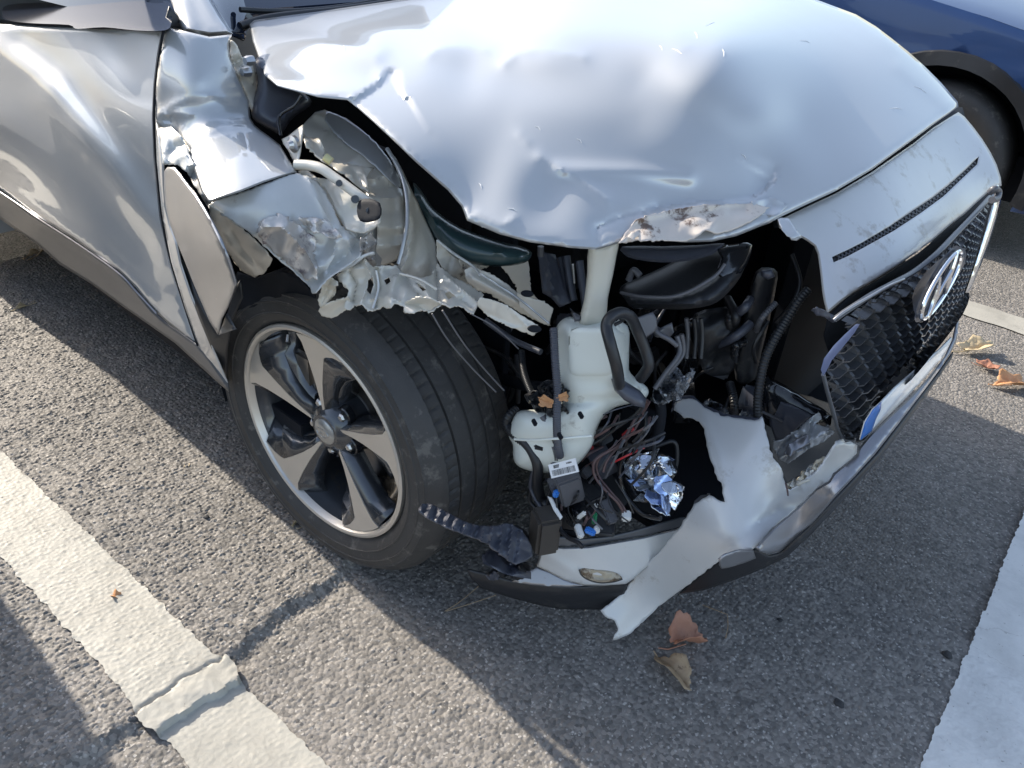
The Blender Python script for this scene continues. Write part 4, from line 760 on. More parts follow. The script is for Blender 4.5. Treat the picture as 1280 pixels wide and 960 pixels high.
tube('scoop_clip', [(786, 350, -.42), (792, 338, -.42), (800, 345, -.42)], .006, M['greyp'], car, 'y')
pillow('under_hood_trim', [(778, 308), (830, 308), (880, 306), (906, 304), (890, 318), (860, 326), (826, 328), (794, 324), (780, 318)], [(778, 308, 'y', -.42), (906, 304, 'y', -.30), (826, 328, 'y', -.40)], M['slate'], car, .012, 8, 6, 2)
pillow('upright_rail', [(944, 340), (960, 334), (972, 340), (970, 360), (962, 400), (952, 440), (944, 474), (924, 480), (918, 462), (924, 420), (934, 376)], [(944, 340, 'y', -.20), (972, 340, 'y', -.16), (924, 480, 'y', -.18)], M['black'], car, .03, 12, 6, 2)
pillow('rail_boss', [(951, 338), (965, 336), (969, 346), (960, 350), (952, 346)], [(951, 338, 'y', -.25), (969, 346, 'y', -.24), (952, 348, 'y', -.25)], M['slate'], car, .008, 5, 3, 1)
pillow('headlamp_housing_fragment', [(868, 392), (900, 384), (926, 386), (924, 420), (918, 462), (900, 470), (880, 466), (872, 440), (866, 412)], [(868, 392, 'y', -.26), (926, 386, 'y', -.2), (890, 468, 'y', -.24)], M['black'], car, .02, 14, 6, 2, folds=[('crumple', .02, 26, 5)])
for k, x in enumerate((858, 868, 876)): tube('ribbed_guide', [(x, 398, -.38), (x+2, 420, -.38), (x, 448, -.39)], .004, M['black' if k else 'greyp'], car, 'y')
tube('corrugated_conduit', [(1010, 362, -.20), (998, 376, -.22), (984, 398, -.24), (968, 424, -.27), (956, 450, -.29), (950, 478, -.30), (947, 504, -.31), (948, 530, -.31)], .0088, M['black'], car, 'y', ribs=.006)
tube('bay_cable', [(990, 318, -.16), (1000, 352, -.18), (990, 380, -.2), (970, 402, -.2)], .004, M['wire'], car, 'y')
pillow('crash_beam', [(960, 470), (1010, 500), (1040, 520), (1030, 540), (1000, 540), (966, 536), (950, 520), (948, 490)], [(960, 470, 'y', -.18), (1040, 520, 'y', -.16), (950, 525, 'y', -.2)], M['blackg'], car, .02, 14, 8, 2)
scrap([(965, 552), (978, 550), (996, 538), (1010, 524), (1024, 516), (1028, 522), (1020, 530), (1034, 534), (1044, 540), (1030, 552), (1010, 562), (994, 574), (984, 580), (974, 574), (968, 562)], (-.26, -.22, -.24, -.28), M['paint'], 105, .016, 20, name='torn_white_bracket')
scrap([(984, 556), (1004, 544), (1024, 536), (1030, 542), (1016, 552), (998, 562), (986, 572), (980, 566)], (-.27, -.23, -.25, -.29), M['skid'], 106, .008, 20, name='bent_metal_strip')
S_('slate_shroud', [(962, 498), (990, 506), (1014, 520), (996, 536), (984, 548), (970, 552), (962, 530)], [(962, 498, 'y', -.2), (1014, 520, 'y', -.2), (970, 552, 'y', -.22)], M['slate'], car, .003, 6)
# ---- ground-side clutter: cables, fuse box, connectors
def P3(px, py, y): return at(px, py, 'y', y)
box('labelled_box', P3(706, 598, -.60), (.075, .045, .07), M['greyp'], car, (18, 6, -30), .004)
rw = random.Random(11)
# white label with its bars
Lc = P3(704, 585.5, -.645); n_ = CAM_P-Lc; n_ /= np.linalg.norm(n_)
e1 = P3(722, 577.5, -.645)-P3(688, 586, -.645); e1 -= n_*(e1@n_)*.6; wL = np.linalg.norm(e1); e1 /= wL; e2 = np.cross(n_, e1); e2 /= np.linalg.norm(e2); nn = np.cross(e1, e2)
def quad(c, w, h, off): 
    return [c+e1*(sx*w/2)+e2*(sy*h/2)+nn*off for sx, sy in ((-1, -1), (1, -1), (1, 1), (-1, 1))]
hL = wL*.46
label = joined('label', [(quad(Lc, wL, hL, 0)+quad(Lc, wL, hL, -.003), [(0, 1, 2, 3), (7, 6, 5, 4), (0, 4, 5, 1), (1, 5, 6, 2), (2, 6, 7, 3), (3, 7, 4, 0)])], M['lab'], car, False)
r0 = random.Random(4); bars = []; x = -.42
while x < .42:
    w = r0.choice((.008, .012, .02)); bars.append((quad(Lc+e1*(x+w/2)*wL-e2*hL*.17, w*wL, hL*.42, .0004), [(0, 1, 2, 3)])); x += w+r0.choice((.008, .014, .02))
for x0, x1, yy in ((-.33, -.13, .32), (-.33, -.15, .2), (.15, .32, .3)):
    x = x0
    while x < x1:
        w = r0.uniform(.012, .03); bars.append((quad(Lc+e1*(x+w/2)*wL+e2*hL*yy, w*wL, hL*r0.uniform(.08, .13), .0004), [(0, 1, 2, 3)])); x += w+.008
joined('label_print', bars, M['ink'], label, False)
for (px, py, y, sz, m, rot, nme) in [(697, 606, -.62, (.024, .03, .03), 'greyp', (20, 0, -30), 'relay'), (715, 603, -.61, (.022, .03, .032), 'greyp', (20, 10, -20), 'relay'), (704, 620, -.58, (.05, .04, .035), 'slate', (10, 0, -40), 'connector_block'), (722, 626, -.56, (.03, .03, .05), 'black', (0, 20, -20), 'connector_block'),
    (697, 563, -.61, (.022, .022, .032), 'greyp', (10, 0, -20), 'cable_clamp'), (700, 575, -.60, (.05, .04, .02), 'slate', (12, 0, -30), 'clamp_base'), (733, 590, -.55, (.02, .02, .02), 'greyp', (20, 30, 10), 'cable_clip'),
    (695, 617, -.64, (.010, .010, .016), 'bluec', (0, 10, 0), 'blue_clip'), (743, 648, -.60, (.007, .010, .026), 'green', (5, 0, 0), 'green_clip'), (783, 645, -.56, (.018, .016, .015), 'whitec', (0, 20, -50), 'white_plug'), (724, 664, -.63, (.026, .012, .012), 'whitec', (0, 20, -30), 'white_plug'),
    (738, 664, -.62, (.020, .012, .011), 'bluec', (0, 10, 20), 'blue_clip'), (746, 662, -.61, (.010, .010, .016), 'whitec', (10, 0, 0), 'white_plug'), (745, 632, -.6, (.008, .008, .008), 'whitec', (10, 30, 0), 'white_plug'), (727, 644, -.62, (.008, .008, .03), 'whitec', (10, 30, 0), 'white_plug'),
    (760, 640, -.56, (.045, .02, .02), 'greyp', (10, 30, -20), 'cable_clip'), (708, 644, -.60, (.03, .03, .05), 'black', (15, -20, 10), 'connector_block'), (722, 645, -.59, (.024, .03, .06), 'blackg', (5, 15, -30), 'connector_block'), (738, 620, -.54, (.05, .03, .05), 'black', (30, 10, 0), 'connector_block'), (676, 560, -.62, (.02, .02, .03), 'black', (20, 0, 20), 'cable_clamp'),
    (760, 618, -.50, (.07, .05, .05), 'black', (20, 30, 10), 'connector_block'), (750, 572, -.52, (.06, .04, .06), 'slate', (30, 20, -20), 'control_unit'), (741, 547, -.52, (.09, .03, .03), 'black', (10, -40, -20), 'fuse_holder'), (724, 532, -.52, (.035, .02, .03), 'greyp', (10, -10, -20), 'small_bracket'), (800, 540, -.44, (.08, .03, .1), 'void', (0, 0, 0), 'rubber_seal'), (714, 655, -.57, (.05, .05, .03), 'void', (15, -20, 10), 'connector_block'), (752, 652, -.56, (.05, .05, .03), 'black', (35, -10, 30), 'connector_block')]:
    box(nme, P3(px, py, y), sz, M[m], car, rot, .0025)
box('red_strip', P3(735, 561, -.545), (.030, .006, .007), M['red'], car, (0, -45, -10), .001)
box('red_strip', P3(785, 540, -.515), (.034, .006, .008), M['red'], car, (0, -60, -10), .001)
rw = random.Random(11)
for path, r, m, rb in [
    ([(640, 534, -.62), (652, 548, -.63), (664, 562, -.63), (672, 582, -.63), (672, 604, -.62), (676, 622, -.60), (688, 636, -.60), (696, 652, -.62)], .010, 'black', None),
    ([(646, 512, -.60), (636, 520, -.62), (634, 532, -.62), (646, 546, -.63), (660, 556, -.63)], .009, 'black', .005),
    ([(692, 410, -.60), (694, 450, -.62), (697, 490, -.63), (696, 520, -.64), (697, 552, -.635), (700, 570, -.62)], .0075, 'slate', .004),
    ([(652, 440, -.52), (654, 462, -.55), (662, 486, -.58), (676, 512, -.60), (688, 536, -.61), (697, 556, -.62)], .007, 'black', .004),
    ([(678, 520, -.62), (690, 540, -.62), (700, 556, -.615)], .006, 'greyp', None), ([(706, 552, -.60), (712, 568, -.60)], .006, 'black', None),
    ([(809, 500, -.50), (800, 524, -.50), (786, 546, -.52), (768, 560, -.55), (750, 570, -.57), (742, 580, -.58), (744, 596, -.58), (758, 614, -.58), (772, 628, -.57), (780, 642, -.56)], .0028, 'wirebr', None),
    ([(812, 502, -.50), (796, 530, -.50), (780, 552, -.53), (756, 566, -.56), (746, 580, -.57), (749, 596, -.57), (763, 614, -.57), (777, 630, -.56), (783, 642, -.56)], .0022, 'wirebr', None),
    ([(805, 506, -.50), (792, 520, -.51), (772, 534, -.53), (750, 550, -.55), (730, 560, -.57)], .003, 'wire', None),
    ([(800, 512, -.50), (780, 548, -.53), (760, 574, -.56), (754, 590, -.57)], .0025, 'wirebr', None),
    ([(824, 490, -.46), (826, 520, -.46), (820, 548, -.46), (806, 556, -.48)], .010, 'void', None),
    ([(695, 620, -.64), (697, 640, -.645), (700, 656, -.65), (704, 668, -.655)], .0018, 'wire', None),
    ([(698, 660, -.65), (710, 672, -.66), (722, 678, -.67), (728, 684, -.675)], .004, 'black', None),
    ([(784, 556, -.50), (812, 560, -.47), (842, 552, -.44), (846, 575, -.44), (842, 590, -.45)], .004, 'black', None),
    ([(788, 560, -.52), (776, 580, -.52), (778, 610, -.52), (800, 640, -.52), (826, 648, -.52)], .005, 'blackg', None),
    ([(684, 600, -.62), (668, 608, -.60), (662, 624, -.60), (672, 638, -.60)], .004, 'black', None),
    ([(688, 612, -.63), (684, 640, -.63), (692, 660, -.64)], .003, 'wire', None), ([(668, 585, -.6), (664, 610, -.6), (676, 634, -.61)], .005, 'slate', None),
    ([(600, 432, -.50), (630, 446, -.5), (650, 470, -.52), (672, 500, -.55)], .004, 'black', None), ([(606, 400, -.55), (640, 424, -.53), (676, 440, -.53)], .006, 'slate', None), ([(610, 468, -.5), (650, 480, -.5), (690, 486, -.55)], .012, 'void', None),
    ([(724, 690-40, -.60), (736, 630, -.58), (756, 620, -.56)], .003, 'wire', None)]:
    tube('corrugated_cable' if rb else ('hose' if r > .0055 else 'wire'), path, r, M[m], car, 'y', 8, rb)
for k in range(14):
    x0, y0 = rw.uniform(700, 770), rw.uniform(600, 640); x1, y1 = x0+rw.uniform(-25, 30), y0+rw.uniform(15, 42); y1 = min(y1, 668-.12*(x1-700))
    tube('wire', [(x0, y0, -.60), ((x0+x1)/2+rw.uniform(-9, 9), (y0+y1)/2, -.615), (x1, y1, -.61)], rw.choice((.0014, .002, .0028)), M[rw.choice(('wire', 'wire', 'wirebr', 'greyp', 'blackg'))], car, 'y', 6)
S_('white_clip_strip', [(684, 620), (690, 622), (697, 636), (703, 646), (700, 650), (692, 638)], [(684, 620, 'y', -.64), (703, 646, 'y', -.65), (692, 638, 'y', -.65)], M['whitec'], car, .002, 4)
tube('plastic_strand', [(540, 392, -.82), (560, 425, -.80), (590, 460, -.76), (620, 490, -.72)], .0013, M['greyp'], car, 'y')
tube('plastic_strand', [(553, 388, -.82), (580, 430, -.79), (606, 462, -.74), (630, 488, -.70)], .0013, M['greyp'], car, 'y')
tube('plastic_strand', [(588, 392, -.78), (620, 410, -.74), (648, 436, -.70)], .001, M['greyp'], car, 'y')
# shredded black felt around the leaf
for k in range(9):
    x0, y0 = rw.uniform(668, 712), rw.uniform(484, 520)
    scrap([(x0-14, y0-3), (x0-4, y0-9), (x0+8, y0-8), (x0+16, y0+1), (x0+6, y0+9), (x0-8, y0+8)], (-.625, -.605, -.60, -.62), M['black'], 300+k, .022, 8, name='shredded_liner_bit')
for k in range(46):
    left = k < 20
    x, y = (rw.uniform(600, 740), rw.uniform(400, 500)) if left else (rw.uniform(790, 965), rw.uniform(384, 520)); yy = -.36 if left else -.22
    if k % 3 == 0: box('bay_component', P3(x, y, yy+rw.uniform(0, .06)), (rw.uniform(.02, .08), rw.uniform(.02, .05), rw.uniform(.03, .10)), M[rw.choice(('black', 'slate', 'blackg', 'black'))], car, (rw.uniform(-30, 30), rw.uniform(-30, 30), rw.uniform(-60, 60)), .005)
    else:
        a = rw.uniform(-1.2, 1.2); l = rw.uniform(25, 60)
        tube('bay_hose', [(x-l*.5*math.sin(a), y-l*.5*math.cos(a), yy), (x+rw.uniform(-10, 10), y+rw.uniform(-6, 6), yy-.03), (x+l*.5*math.sin(a)+rw.uniform(-12, 12), y+l*.5*math.cos(a), yy+.01)], rw.choice((.003, .004, .006, .009)), M[rw.choice(('slate', 'black', 'greyp', 'wire', 'blackg'))], car, 'y', 8, rw.choice((None, None, .005)))
for k in range(34):
    x0, y0 = rw.uniform(720, 835), rw.uniform(505, 560); l = rw.uniform(30, 70); a = rw.uniform(.3, 1.2)
    tube('wire', [(x0, y0, -.53), (x0-l*.4*math.cos(a)+rw.uniform(-8, 8), y0+l*.5*math.sin(a), -.56), (x0-l*math.cos(a), y0+l*math.sin(a), -.56)], rw.choice((.0012, .0018, .0025)), M[rw.choice(('wire', 'wirebr', 'greyp', 'wire', 'red' if k % 5 == 0 else 'slate'))], car, 'y', 6)
# ---- smashed lamp reflectors
lampu = empty('broken_fog_lamp', (0, 0, 0), car)
pillow('lamp_shell', [(782, 566), (800, 560), (826, 562), (846, 576), (850, 600), (856, 620), (842, 644), (822, 646), (800, 636), (786, 616), (780, 590)], [(782, 566, 'y', -.47), (846, 576, 'y', -.42), (822, 646, 'y', -.47), (786, 616, 'y', -.49)], M['void'], lampu, .0, 14, 6, 2)
for k, (pts, m, yv, a) in enumerate([([(786, 572), (800, 566), (814, 568), (818, 580), (806, 586), (794, 588)], 'mirrorf', -.51, .03),
    ([(818, 596), (834, 592), (842, 602), (838, 618), (828, 622), (818, 612)], 'bluepl', -.53, .02), ([(808, 612), (822, 616), (834, 622), (828, 632), (814, 630), (806, 622)], 'bluepl', -.54, .02), ([(826, 604), (842, 600), (854, 606), (852, 614), (840, 618), (830, 614)], 'mirrorf', -.52, .02),
    ([(836, 612), (846, 608), (856, 608), (852, 624), (844, 638), (838, 632)], 'chrome', -.52, .025), ([(812, 626), (824, 632), (836, 640), (838, 645), (826, 642), (814, 634)], 'mirrorf', -.54, .012), ([(826, 618), (838, 620), (840, 636), (834, 644), (828, 634)], 'bluepl', -.54, .01), ([(822, 570), (836, 570), (846, 590), (838, 596), (828, 586)], 'mirrorf', -.51, .04)]):
    scrap(pts, (yv, yv+.03, yv+.01, yv-.02), M[m], 400+k, a*.22, 22, name='reflector_shard', kinks=.5)
for k in range(9):
    x, y = rw.uniform(786, 846), rw.uniform(566, 628); a = rw.uniform(0, 6.28); l = rw.uniform(8, 16)
    tube('chrome_sliver', [(x, y, -.555), (x+l*.5*math.cos(a)+2, y+l*.5*math.sin(a), -.56), (x+l*math.cos(a), y+l*math.sin(a), -.55)], .0016, M['chrome'], lampu, 'y', 6)
for o in list(COL.objects):
    if o.name.startswith('reflector_shard'): o.parent = lampu

# reflector bowl, bulb and lens shards of the lamp
bc_ = at(812, 596, 'y', -.50); ba = (CAM_P-bc_); ba = ba/np.linalg.norm(ba)+np.array([-.35, .1, .25]); ba /= np.linalg.norm(ba); bu_ = np.cross(ba, [0, 0, 1.]); bu_ /= np.linalg.norm(bu_); bv_ = np.cross(bu_, ba)
def bowl_fn(r, o, t): return bc_+(r*(1+.12*math.cos(3*t)))*(math.cos(t)*bu_+math.sin(t)*bv_)+(o+.006*math.sin(5*t)*r/.04)*ba
V, F = lathe([(.006, -.034), (.015, -.030), (.026, -.020), (.034, -.006), (.038, .008)], 40, bowl_fn)
F = [f for k, f in enumerate(F) if not (22 < k//4 < 31 and k % 4 > 1)]
o = joined('reflector_bowl', [(V, F)], M['mirrorf'], lampu, True, 30); md = o.modifiers.new('t', 'SOLIDIFY'); md.thickness = .002
joined('lamp_bulb', [lathe([(0, .004), (.004, .002), (.0055, -.006), (.005, -.02), (.008, -.022), (.008, -.036)], 16, lambda r, o, t: bc_+r*(math.cos(t)*bu_+math.sin(t)*bv_)+o*ba)], M['whitec'], lampu)
joined('lamp_ring', [lathe([(.040, .006), (.044, .010), (.047, .004), (.045, -.004)], 40, bowl_fn)], M['blackg'], lampu)
for k in range(8):
    a = k*.8+.3; q = bc_+(.030+.008*(k % 3))*(math.cos(a)*bu_+math.sin(a)*bv_)+.012*ba; l1 = .010+.004*(k % 2); d1 = math.cos(a+1)*bu_+math.sin(a+1)*bv_+.5*ba; d2 = math.cos(a+2.4)*bu_+math.sin(a+2.4)*bv_
    o = joined('lens_shard', [([q-d1*l1, q+d2*l1*.8, q+d1*l1*1.3, q-d2*l1*.5], [(0, 1, 2), (0, 2, 3)])], M['clear' if k % 2 else 'bluepl'], lampu, False); md = o.modifiers.new('t', 'SOLIDIFY'); md.thickness = .0018

# ---- bumper: upper cover, grille, emblem, plate, lower parts
bump = empty('front_bumper', (0, 0, 0), car)
S_('shut_line_channel', [(966, 268), (1001, 254), (1044, 234), (1090, 206), (1142, 168), (1190, 134), (1203, 134), (1208, 150), (1166, 170), (1116, 204), (1066, 236), (1010, 266), (980, 282), (968, 284)], [(972, 276, 'z', .82), (1090, 213, 'z', .86), (1198, 138, 'z', .88), (1208, 150, 'z', .87)], M['void'], bump, .002, 10)  # dark sheet that paints the shade inside the hood shut line
slot = [(1040, 321), (1060, 312), (1078, 303), (1112, 283), (1143, 262), (1166, 247), (1185, 232), (1206, 213), (1224, 195), (1222, 205), (1204, 222), (1180, 245), (1150, 267), (1118, 288), (1084, 307), (1060, 320), (1042, 328)]
bu = [(974, 285), (972, 276), (1001, 262), (1044, 242), (1090, 215), (1116, 197), (1142, 179), (1166, 160), (1188, 146), (1198, 140), (1206, 146), (1216, 158), (1228, 174), (1238, 190), (1246, 206), (1251, 222), (1252, 232), (1248, 234), (1238, 238), (1222, 252), (1205, 268), (1188, 281), (1166, 300), (1145, 316), (1123, 331), (1096, 348), (1066, 366), (1048, 380), (1034, 392), (1030, 378), (1028, 366), (1025, 338), (1022, 318), (1018, 308), (1010, 302), (1002, 297), (996, 301), (989, 300), (984, 292)]
bu_ctrl = [(972, 276, 'z', .845), (1090, 213, 'z', .885), (1198, 138, 'z', .905), (1251, 222, 'z', .80), (1034, 392, 'z', .745), (1145, 316, 'z', .775), (1238, 240, 'z', .775), (1000, 299, 'z', .82), (1120, 250, 'z', .845), (1060, 320, 'z', .80), (1225, 180, 'z', .855)]
DB = Depth(bu_ctrl)
S_('upper_cover', bu, DB, M['bumper'], bump, .0025, 5, [('ridge', [(1042, 328), (1048, 345), (1060, 352), (1065, 366)], -.003, 1.6), ('bump', [(1060, 340), (1130, 300), (1190, 256), (1230, 220)], .004, 12), ('bump', [(1030, 322), (1040, 360)], -.004, 7), ('noise', .0015, 40, 3)], holes=[slot], flange=(3.5, .006))['label'] = 'torn white upper bumper cover with a black slot'
S_('slot_mesh_backing', [(1036, 318), (1078, 298), (1143, 257), (1185, 227), (1222, 190), (1228, 200), (1204, 226), (1150, 272), (1084, 311), (1040, 332)], DB, M['black'], bump, .001, 8, push=-.010)
V = []; parts = []
mid = [(1046, 322), (1078, 305), (1112, 285.5), (1143, 264.5), (1182, 238.5), (1204, 218), (1220, 202)]
segs = densify(mid+mid[::-1], 5)[:len(densify(mid, 5))+2]
for i in range(len(segs)-1):
    a, b = segs[i], segs[i+1]; d = b-a; L_ = np.linalg.norm(d)
    if L_ < 1: continue
    nrm = np.array([-d[1], d[0]])/L_
    for sgn in (1, -1):
        q = np.array([a-nrm*4.2*sgn, b+nrm*4.2*sgn]); s_ = DB(q)+.007; P = to3(q, s_); parts.append(tube_mesh(P, .0012, 5))
joined('slot_mesh', parts, M['greyp'], bump)

gx = lambda y, z: .838-(.30 if y < 0 else .15)*y*y-.12*(z-.60)
def gp(y, z, o=0): return np.array([gx(y, z)+o, y, z])
grille_px = [(1050, 400), (1072, 384), (1098, 366), (1124, 352), (1150, 336), (1176, 314), (1200, 288), (1222, 266), (1238, 246), (1243, 262), (1232, 300), (1218, 340), (1206, 370), (1190, 396), (1164, 426), (1140, 452), (1118, 476), (1100, 496), (1086, 520), (1075, 545), (1054, 548), (1048, 536), (1042, 520), (1034, 492), (1029, 474), (1040, 446), (1060, 418)]
GP = np.array(grille_px, float)
grille = empty('grille', (0, 0, 0), bump)
DG = Depth([(x, y, 'd', 1/(1/dep(x, y, 'x', .82))) for x, y in [(1050, 400), (1240, 246)]]+[(1130, 430, 'x', .83), (1060, 545, 'x', .80), (1200, 330, 'x', .84), (1140, 340, 'x', .83)])
def mapg(y, z, o):   # follow a ray-surface fit so that the cells lie on the fitted grille skin
    return gp(y, z, o)
cells = []; cw, ch = .047, .030
for r in range(-2, 26):
    for c in range(-18, 22):
        y = c*cw+(cw/2 if r % 2 else 0); z = .40+r*ch*.78
        px, py = proj(gp(y, z))
        if not inside(GP, np.array([[px, py]]))[0] and segdist(np.array([[px, py]]), GP, True)[0][0] > 22: continue
        hexo = [tuple(q) for q in densify([(cw*.5, ch*.30), (0, ch*.52), (-cw*.5, ch*.30), (-cw*.5, -ch*.30), (0, -ch*.52), (cw*.5, -ch*.30)], cw/7)]; nh = len(hexo)
        V = []; 
        for k, (sc, o) in enumerate(((.995, -.002), (.86, -.002), (.80, -.020), (.98, -.022))):
            for a, b in hexo: V.append(gp(y+a*sc, z+b*sc, o-.016+(.005 if b < 0 else -.004)))
        F = [(k*nh+i, k*nh+(i+1) % nh, ((k+1) % 4)*nh+(i+1) % nh, ((k+1) % 4)*nh+i) for k in range(4) for i in range(nh)]
        Q = np.array([proj(v) for v in V]); okv = inside(GP, Q); F = [f for f in F if all(okv[list(f)])]
        if F: cells.append((V, F))
joined('honeycomb_mesh', cells, mat('satin_grille_plastic', (.055, .057, .062), .32, 0, .3), grille, True, 20)
S_('grille_backing', [(1036, 396), (1060, 372), (1098, 350), (1150, 316), (1190, 282), (1228, 248), (1244, 238), (1246, 262), (1232, 306), (1214, 356), (1206, 372), (1190, 398), (1164, 428), (1118, 478), (1088, 520), (1076, 547), (1054, 549), (1042, 524), (1030, 478), (1036, 440), (1030, 420)], [(1050, 400, 'x', .74), (1238, 246, 'x', .72), (1075, 545, 'x', .76), (1200, 380, 'x', .76), (1029, 474, 'x', .72)], M['void'], grille, .002, 12)
def strip3(name, cl, wd, yz_x, m, par, th=.004, o=.0, n=8):
    """ribbon with thickness along pixel centre line cl on plane control"""
    pass
tube('grille_upper_trim', [(1045, 398, .775), (1056, 390, .78), (1070, 381, .785), (1090, 368, .79), (1120, 352, .80), (1145, 338, .805), (1172, 316, .81), (1197, 290, .805), (1220, 266, .80), (1238, 246, .79)], .0055, M['sill'], grille, 'x', flat=.6)
tube('grille_upper_trim_bright', [(1042, 400, .785), (1052, 392, .79), (1066, 383, .795), (1080, 375, .80), (1110, 358, .81), (1130, 349, .815)], .0022, M['skid'], grille, 'x')
tube('grille_side_trim', [(1029, 468, .80), (1035, 492, .805), (1043, 520, .81), (1048, 538, .815), (1055, 549, .815), (1066, 549, .82)], .0032, M['sill'], grille, 'x')
# chrome side frame
fr_o = [(1240, 236), (1248, 231), (1252, 240), (1250, 256), (1244, 280), (1238, 300), (1230, 322), (1222, 342), (1216, 358), (1208, 368), (1205, 366), (1212, 346), (1220, 322), (1228, 296), (1236, 272), (1241, 252)]
pillow('chrome_frame', fr_o, [(1245, 235, 'x', .80), (1238, 300, 'x', .835), (1208, 366, 'x', .85)], M['chrome'], grille, .012, 6, 3.5, 2)
tube('chrome_frame_end', [(1238, 240, .80), (1243, 236, .805), (1248, 240, .81), (1246, 248, .815), (1240, 250, .812)], .007, M['greyp'], grille, 'x')
pillow('blue_edged_trim', [(1026, 462), (1030, 448), (1042, 432), (1056, 418), (1070, 405), (1075, 405), (1068, 416), (1052, 436), (1040, 450), (1033, 464), (1029, 470)], [(1026, 462, 'x', .832), (1075, 405, 'x', .862), (1050, 432, 'x', .850)], M['chromeb'], grille, .008, 5, 3.5, 1)
scrap([(1014, 388), (1022, 384), (1034, 390), (1046, 396), (1052, 392), (1046, 402), (1040, 404), (1030, 396), (1020, 394)], (-.38, -.34, -.34, -.38), M['slate'], 502, .012, 8, name='torn_trim_bit')
pillow('grille_lower_bar', [(1207, 366), (1212, 372), (1204, 392), (1186, 418), (1162, 448), (1140, 474), (1118, 492), (1104, 502), (1094, 520), (1086, 544), (1076, 552), (1070, 552), (1072, 540), (1082, 516), (1096, 492), (1120, 468), (1150, 438), (1182, 400)], [(1207, 366, 'x', .85), (1140, 465, 'x', .855), (1072, 552, 'x', .83)], M['blackg'], grille, .012, 7, 5, 2)
# emblem
ec = at(1177, 356, 'x', .868); ev = at(1200, 322, 'x', .852)-at(1152, 391, 'x', .852); ew = np.linalg.norm(ev)*.98; ev /= np.linalg.norm(ev); en = np.array([.93, -.1, .35]); e_h = np.cross(ev, np.cross(np.array([-.10, 0, .99]), ev)); e_h /= np.linalg.norm(e_h); en = np.cross(ev, e_h)
if en[0] < 0: en = -en
emblem = joined('emblem', hmark(ec, ev, e_h, en, ew, ew*.52, .0038, .006), M['chrome'], grille)
emblem['label'] = 'chrome oval emblem with a slanted H'
V = [ec+ev*(ew*.56*math.cos(a))+e_h*(ew*.32*math.sin(a))-en*.006 for a in np.linspace(0, 2*math.pi, 40, endpoint=False)]+[ec-en*.004]
joined('emblem_backing', [(V, [(i, (i+1) % 40, 40) for i in range(40)])], M['slate'], grille)
pillow('emblem_mount', [(1140, 372), (1150, 350), (1168, 330), (1190, 314), (1206, 310), (1206, 330), (1192, 352), (1172, 378), (1156, 396), (1146, 398)], [(1140, 372, 'x', .835), (1206, 310, 'x', .835), (1156, 396, 'x', .84)], M['slate'], grille, .008, 9, 5, 2)
# number plate
pl = [(1076, 550), (1082, 528), (1092, 512), (1102, 503), (1120, 484), (1150, 458), (1176, 436), (1190, 422), (1192, 426), (1182, 442), (1160, 468), (1136, 494), (1110, 520), (1090, 540)]
plc = [(1076, 550, 'x', .862), (1102, 500, 'x', .858), (1190, 424, 'x', .868), (1136, 494, 'x', .868)]
plate = S_('number_plate', pl, plc, M['plate'], bump, .003, 5, [('bump', [(1100, 512), (1180, 436)], .003, 7)]); plate['label'] = 'number plate with a blue strip at its end'
S_('plate_blue_strip', [(1076, 550), (1082, 528), (1092, 512), (1102, 503), (1101, 512), (1095, 524), (1090, 539)], plc, M['plateb'], plate, .001, 4, push=.004)
S_('under_shield', [(950, 500), (1000, 492), (1040, 505), (1056, 545), (1036, 575), (1000, 612), (985, 612), (972, 585), (958, 545)], [(950, 500, 'x', .62), (1040, 505, 'x', .66), (985, 612, 'x', .70)], M['black'], bump, .003, 8, [('crumple', .02, 40, 9)])  # dark sheet added so the torn gap reads as shade
# large torn white flap
fl = [(842, 512), (843, 503), (852, 499), (866, 498), (874, 503), (880, 509), (892, 515), (905, 520), (922, 523), (938, 525), (948, 525), (952, 520), (955, 530), (959, 545), (963, 562), (967, 572), (973, 580), (977, 586), (980, 598), (983, 610), (988, 613), (998, 606), (1010, 596), (1024, 584), (1030, 574), (1038, 562), (1046, 551), (1052, 549), (1058, 553), (1064, 552), (1072, 556), (1071, 568), (1056, 580), (1042, 592), (1036, 602), (1020, 611), (1002, 630), (986, 644), (970, 658), (956, 672), (946, 683), (938, 687), (922, 692), (904, 698), (896, 704), (880, 716), (862, 730), (845, 742), (828, 755), (805, 776), (788, 792), (774, 799), (765, 800), (769, 793), (773, 786), (768, 776), (759, 772), (751, 764), (758, 758), (766, 752), (780, 741), (788, 728), (799, 717), (810, 704), (826, 688), (838, 672), (852, 656), (860, 642), (868, 630), (874, 626), (882, 621), (886, 619), (896, 624), (907, 628), (904, 616), (901, 604), (894, 590), (889, 577), (884, 562), (881, 548), (880, 536), (874, 527), (864, 522), (854, 521)]
fl_ctrl = [(866, 500, 'x', .565), (952, 522, 'x', .70), (980, 585, 'x', .775), (1048, 552, 'x', .825), (940, 687, 'x', .80), (766, 798, 'z', .05), (751, 764, 'z', .10), (885, 620, 'x', .69), (905, 560, 'x', .67), (1070, 560, 'x', .845), (830, 750, 'z', .13), (990, 630, 'x', .80)]
fl_ctrl = Depth(fl_ctrl, .08)
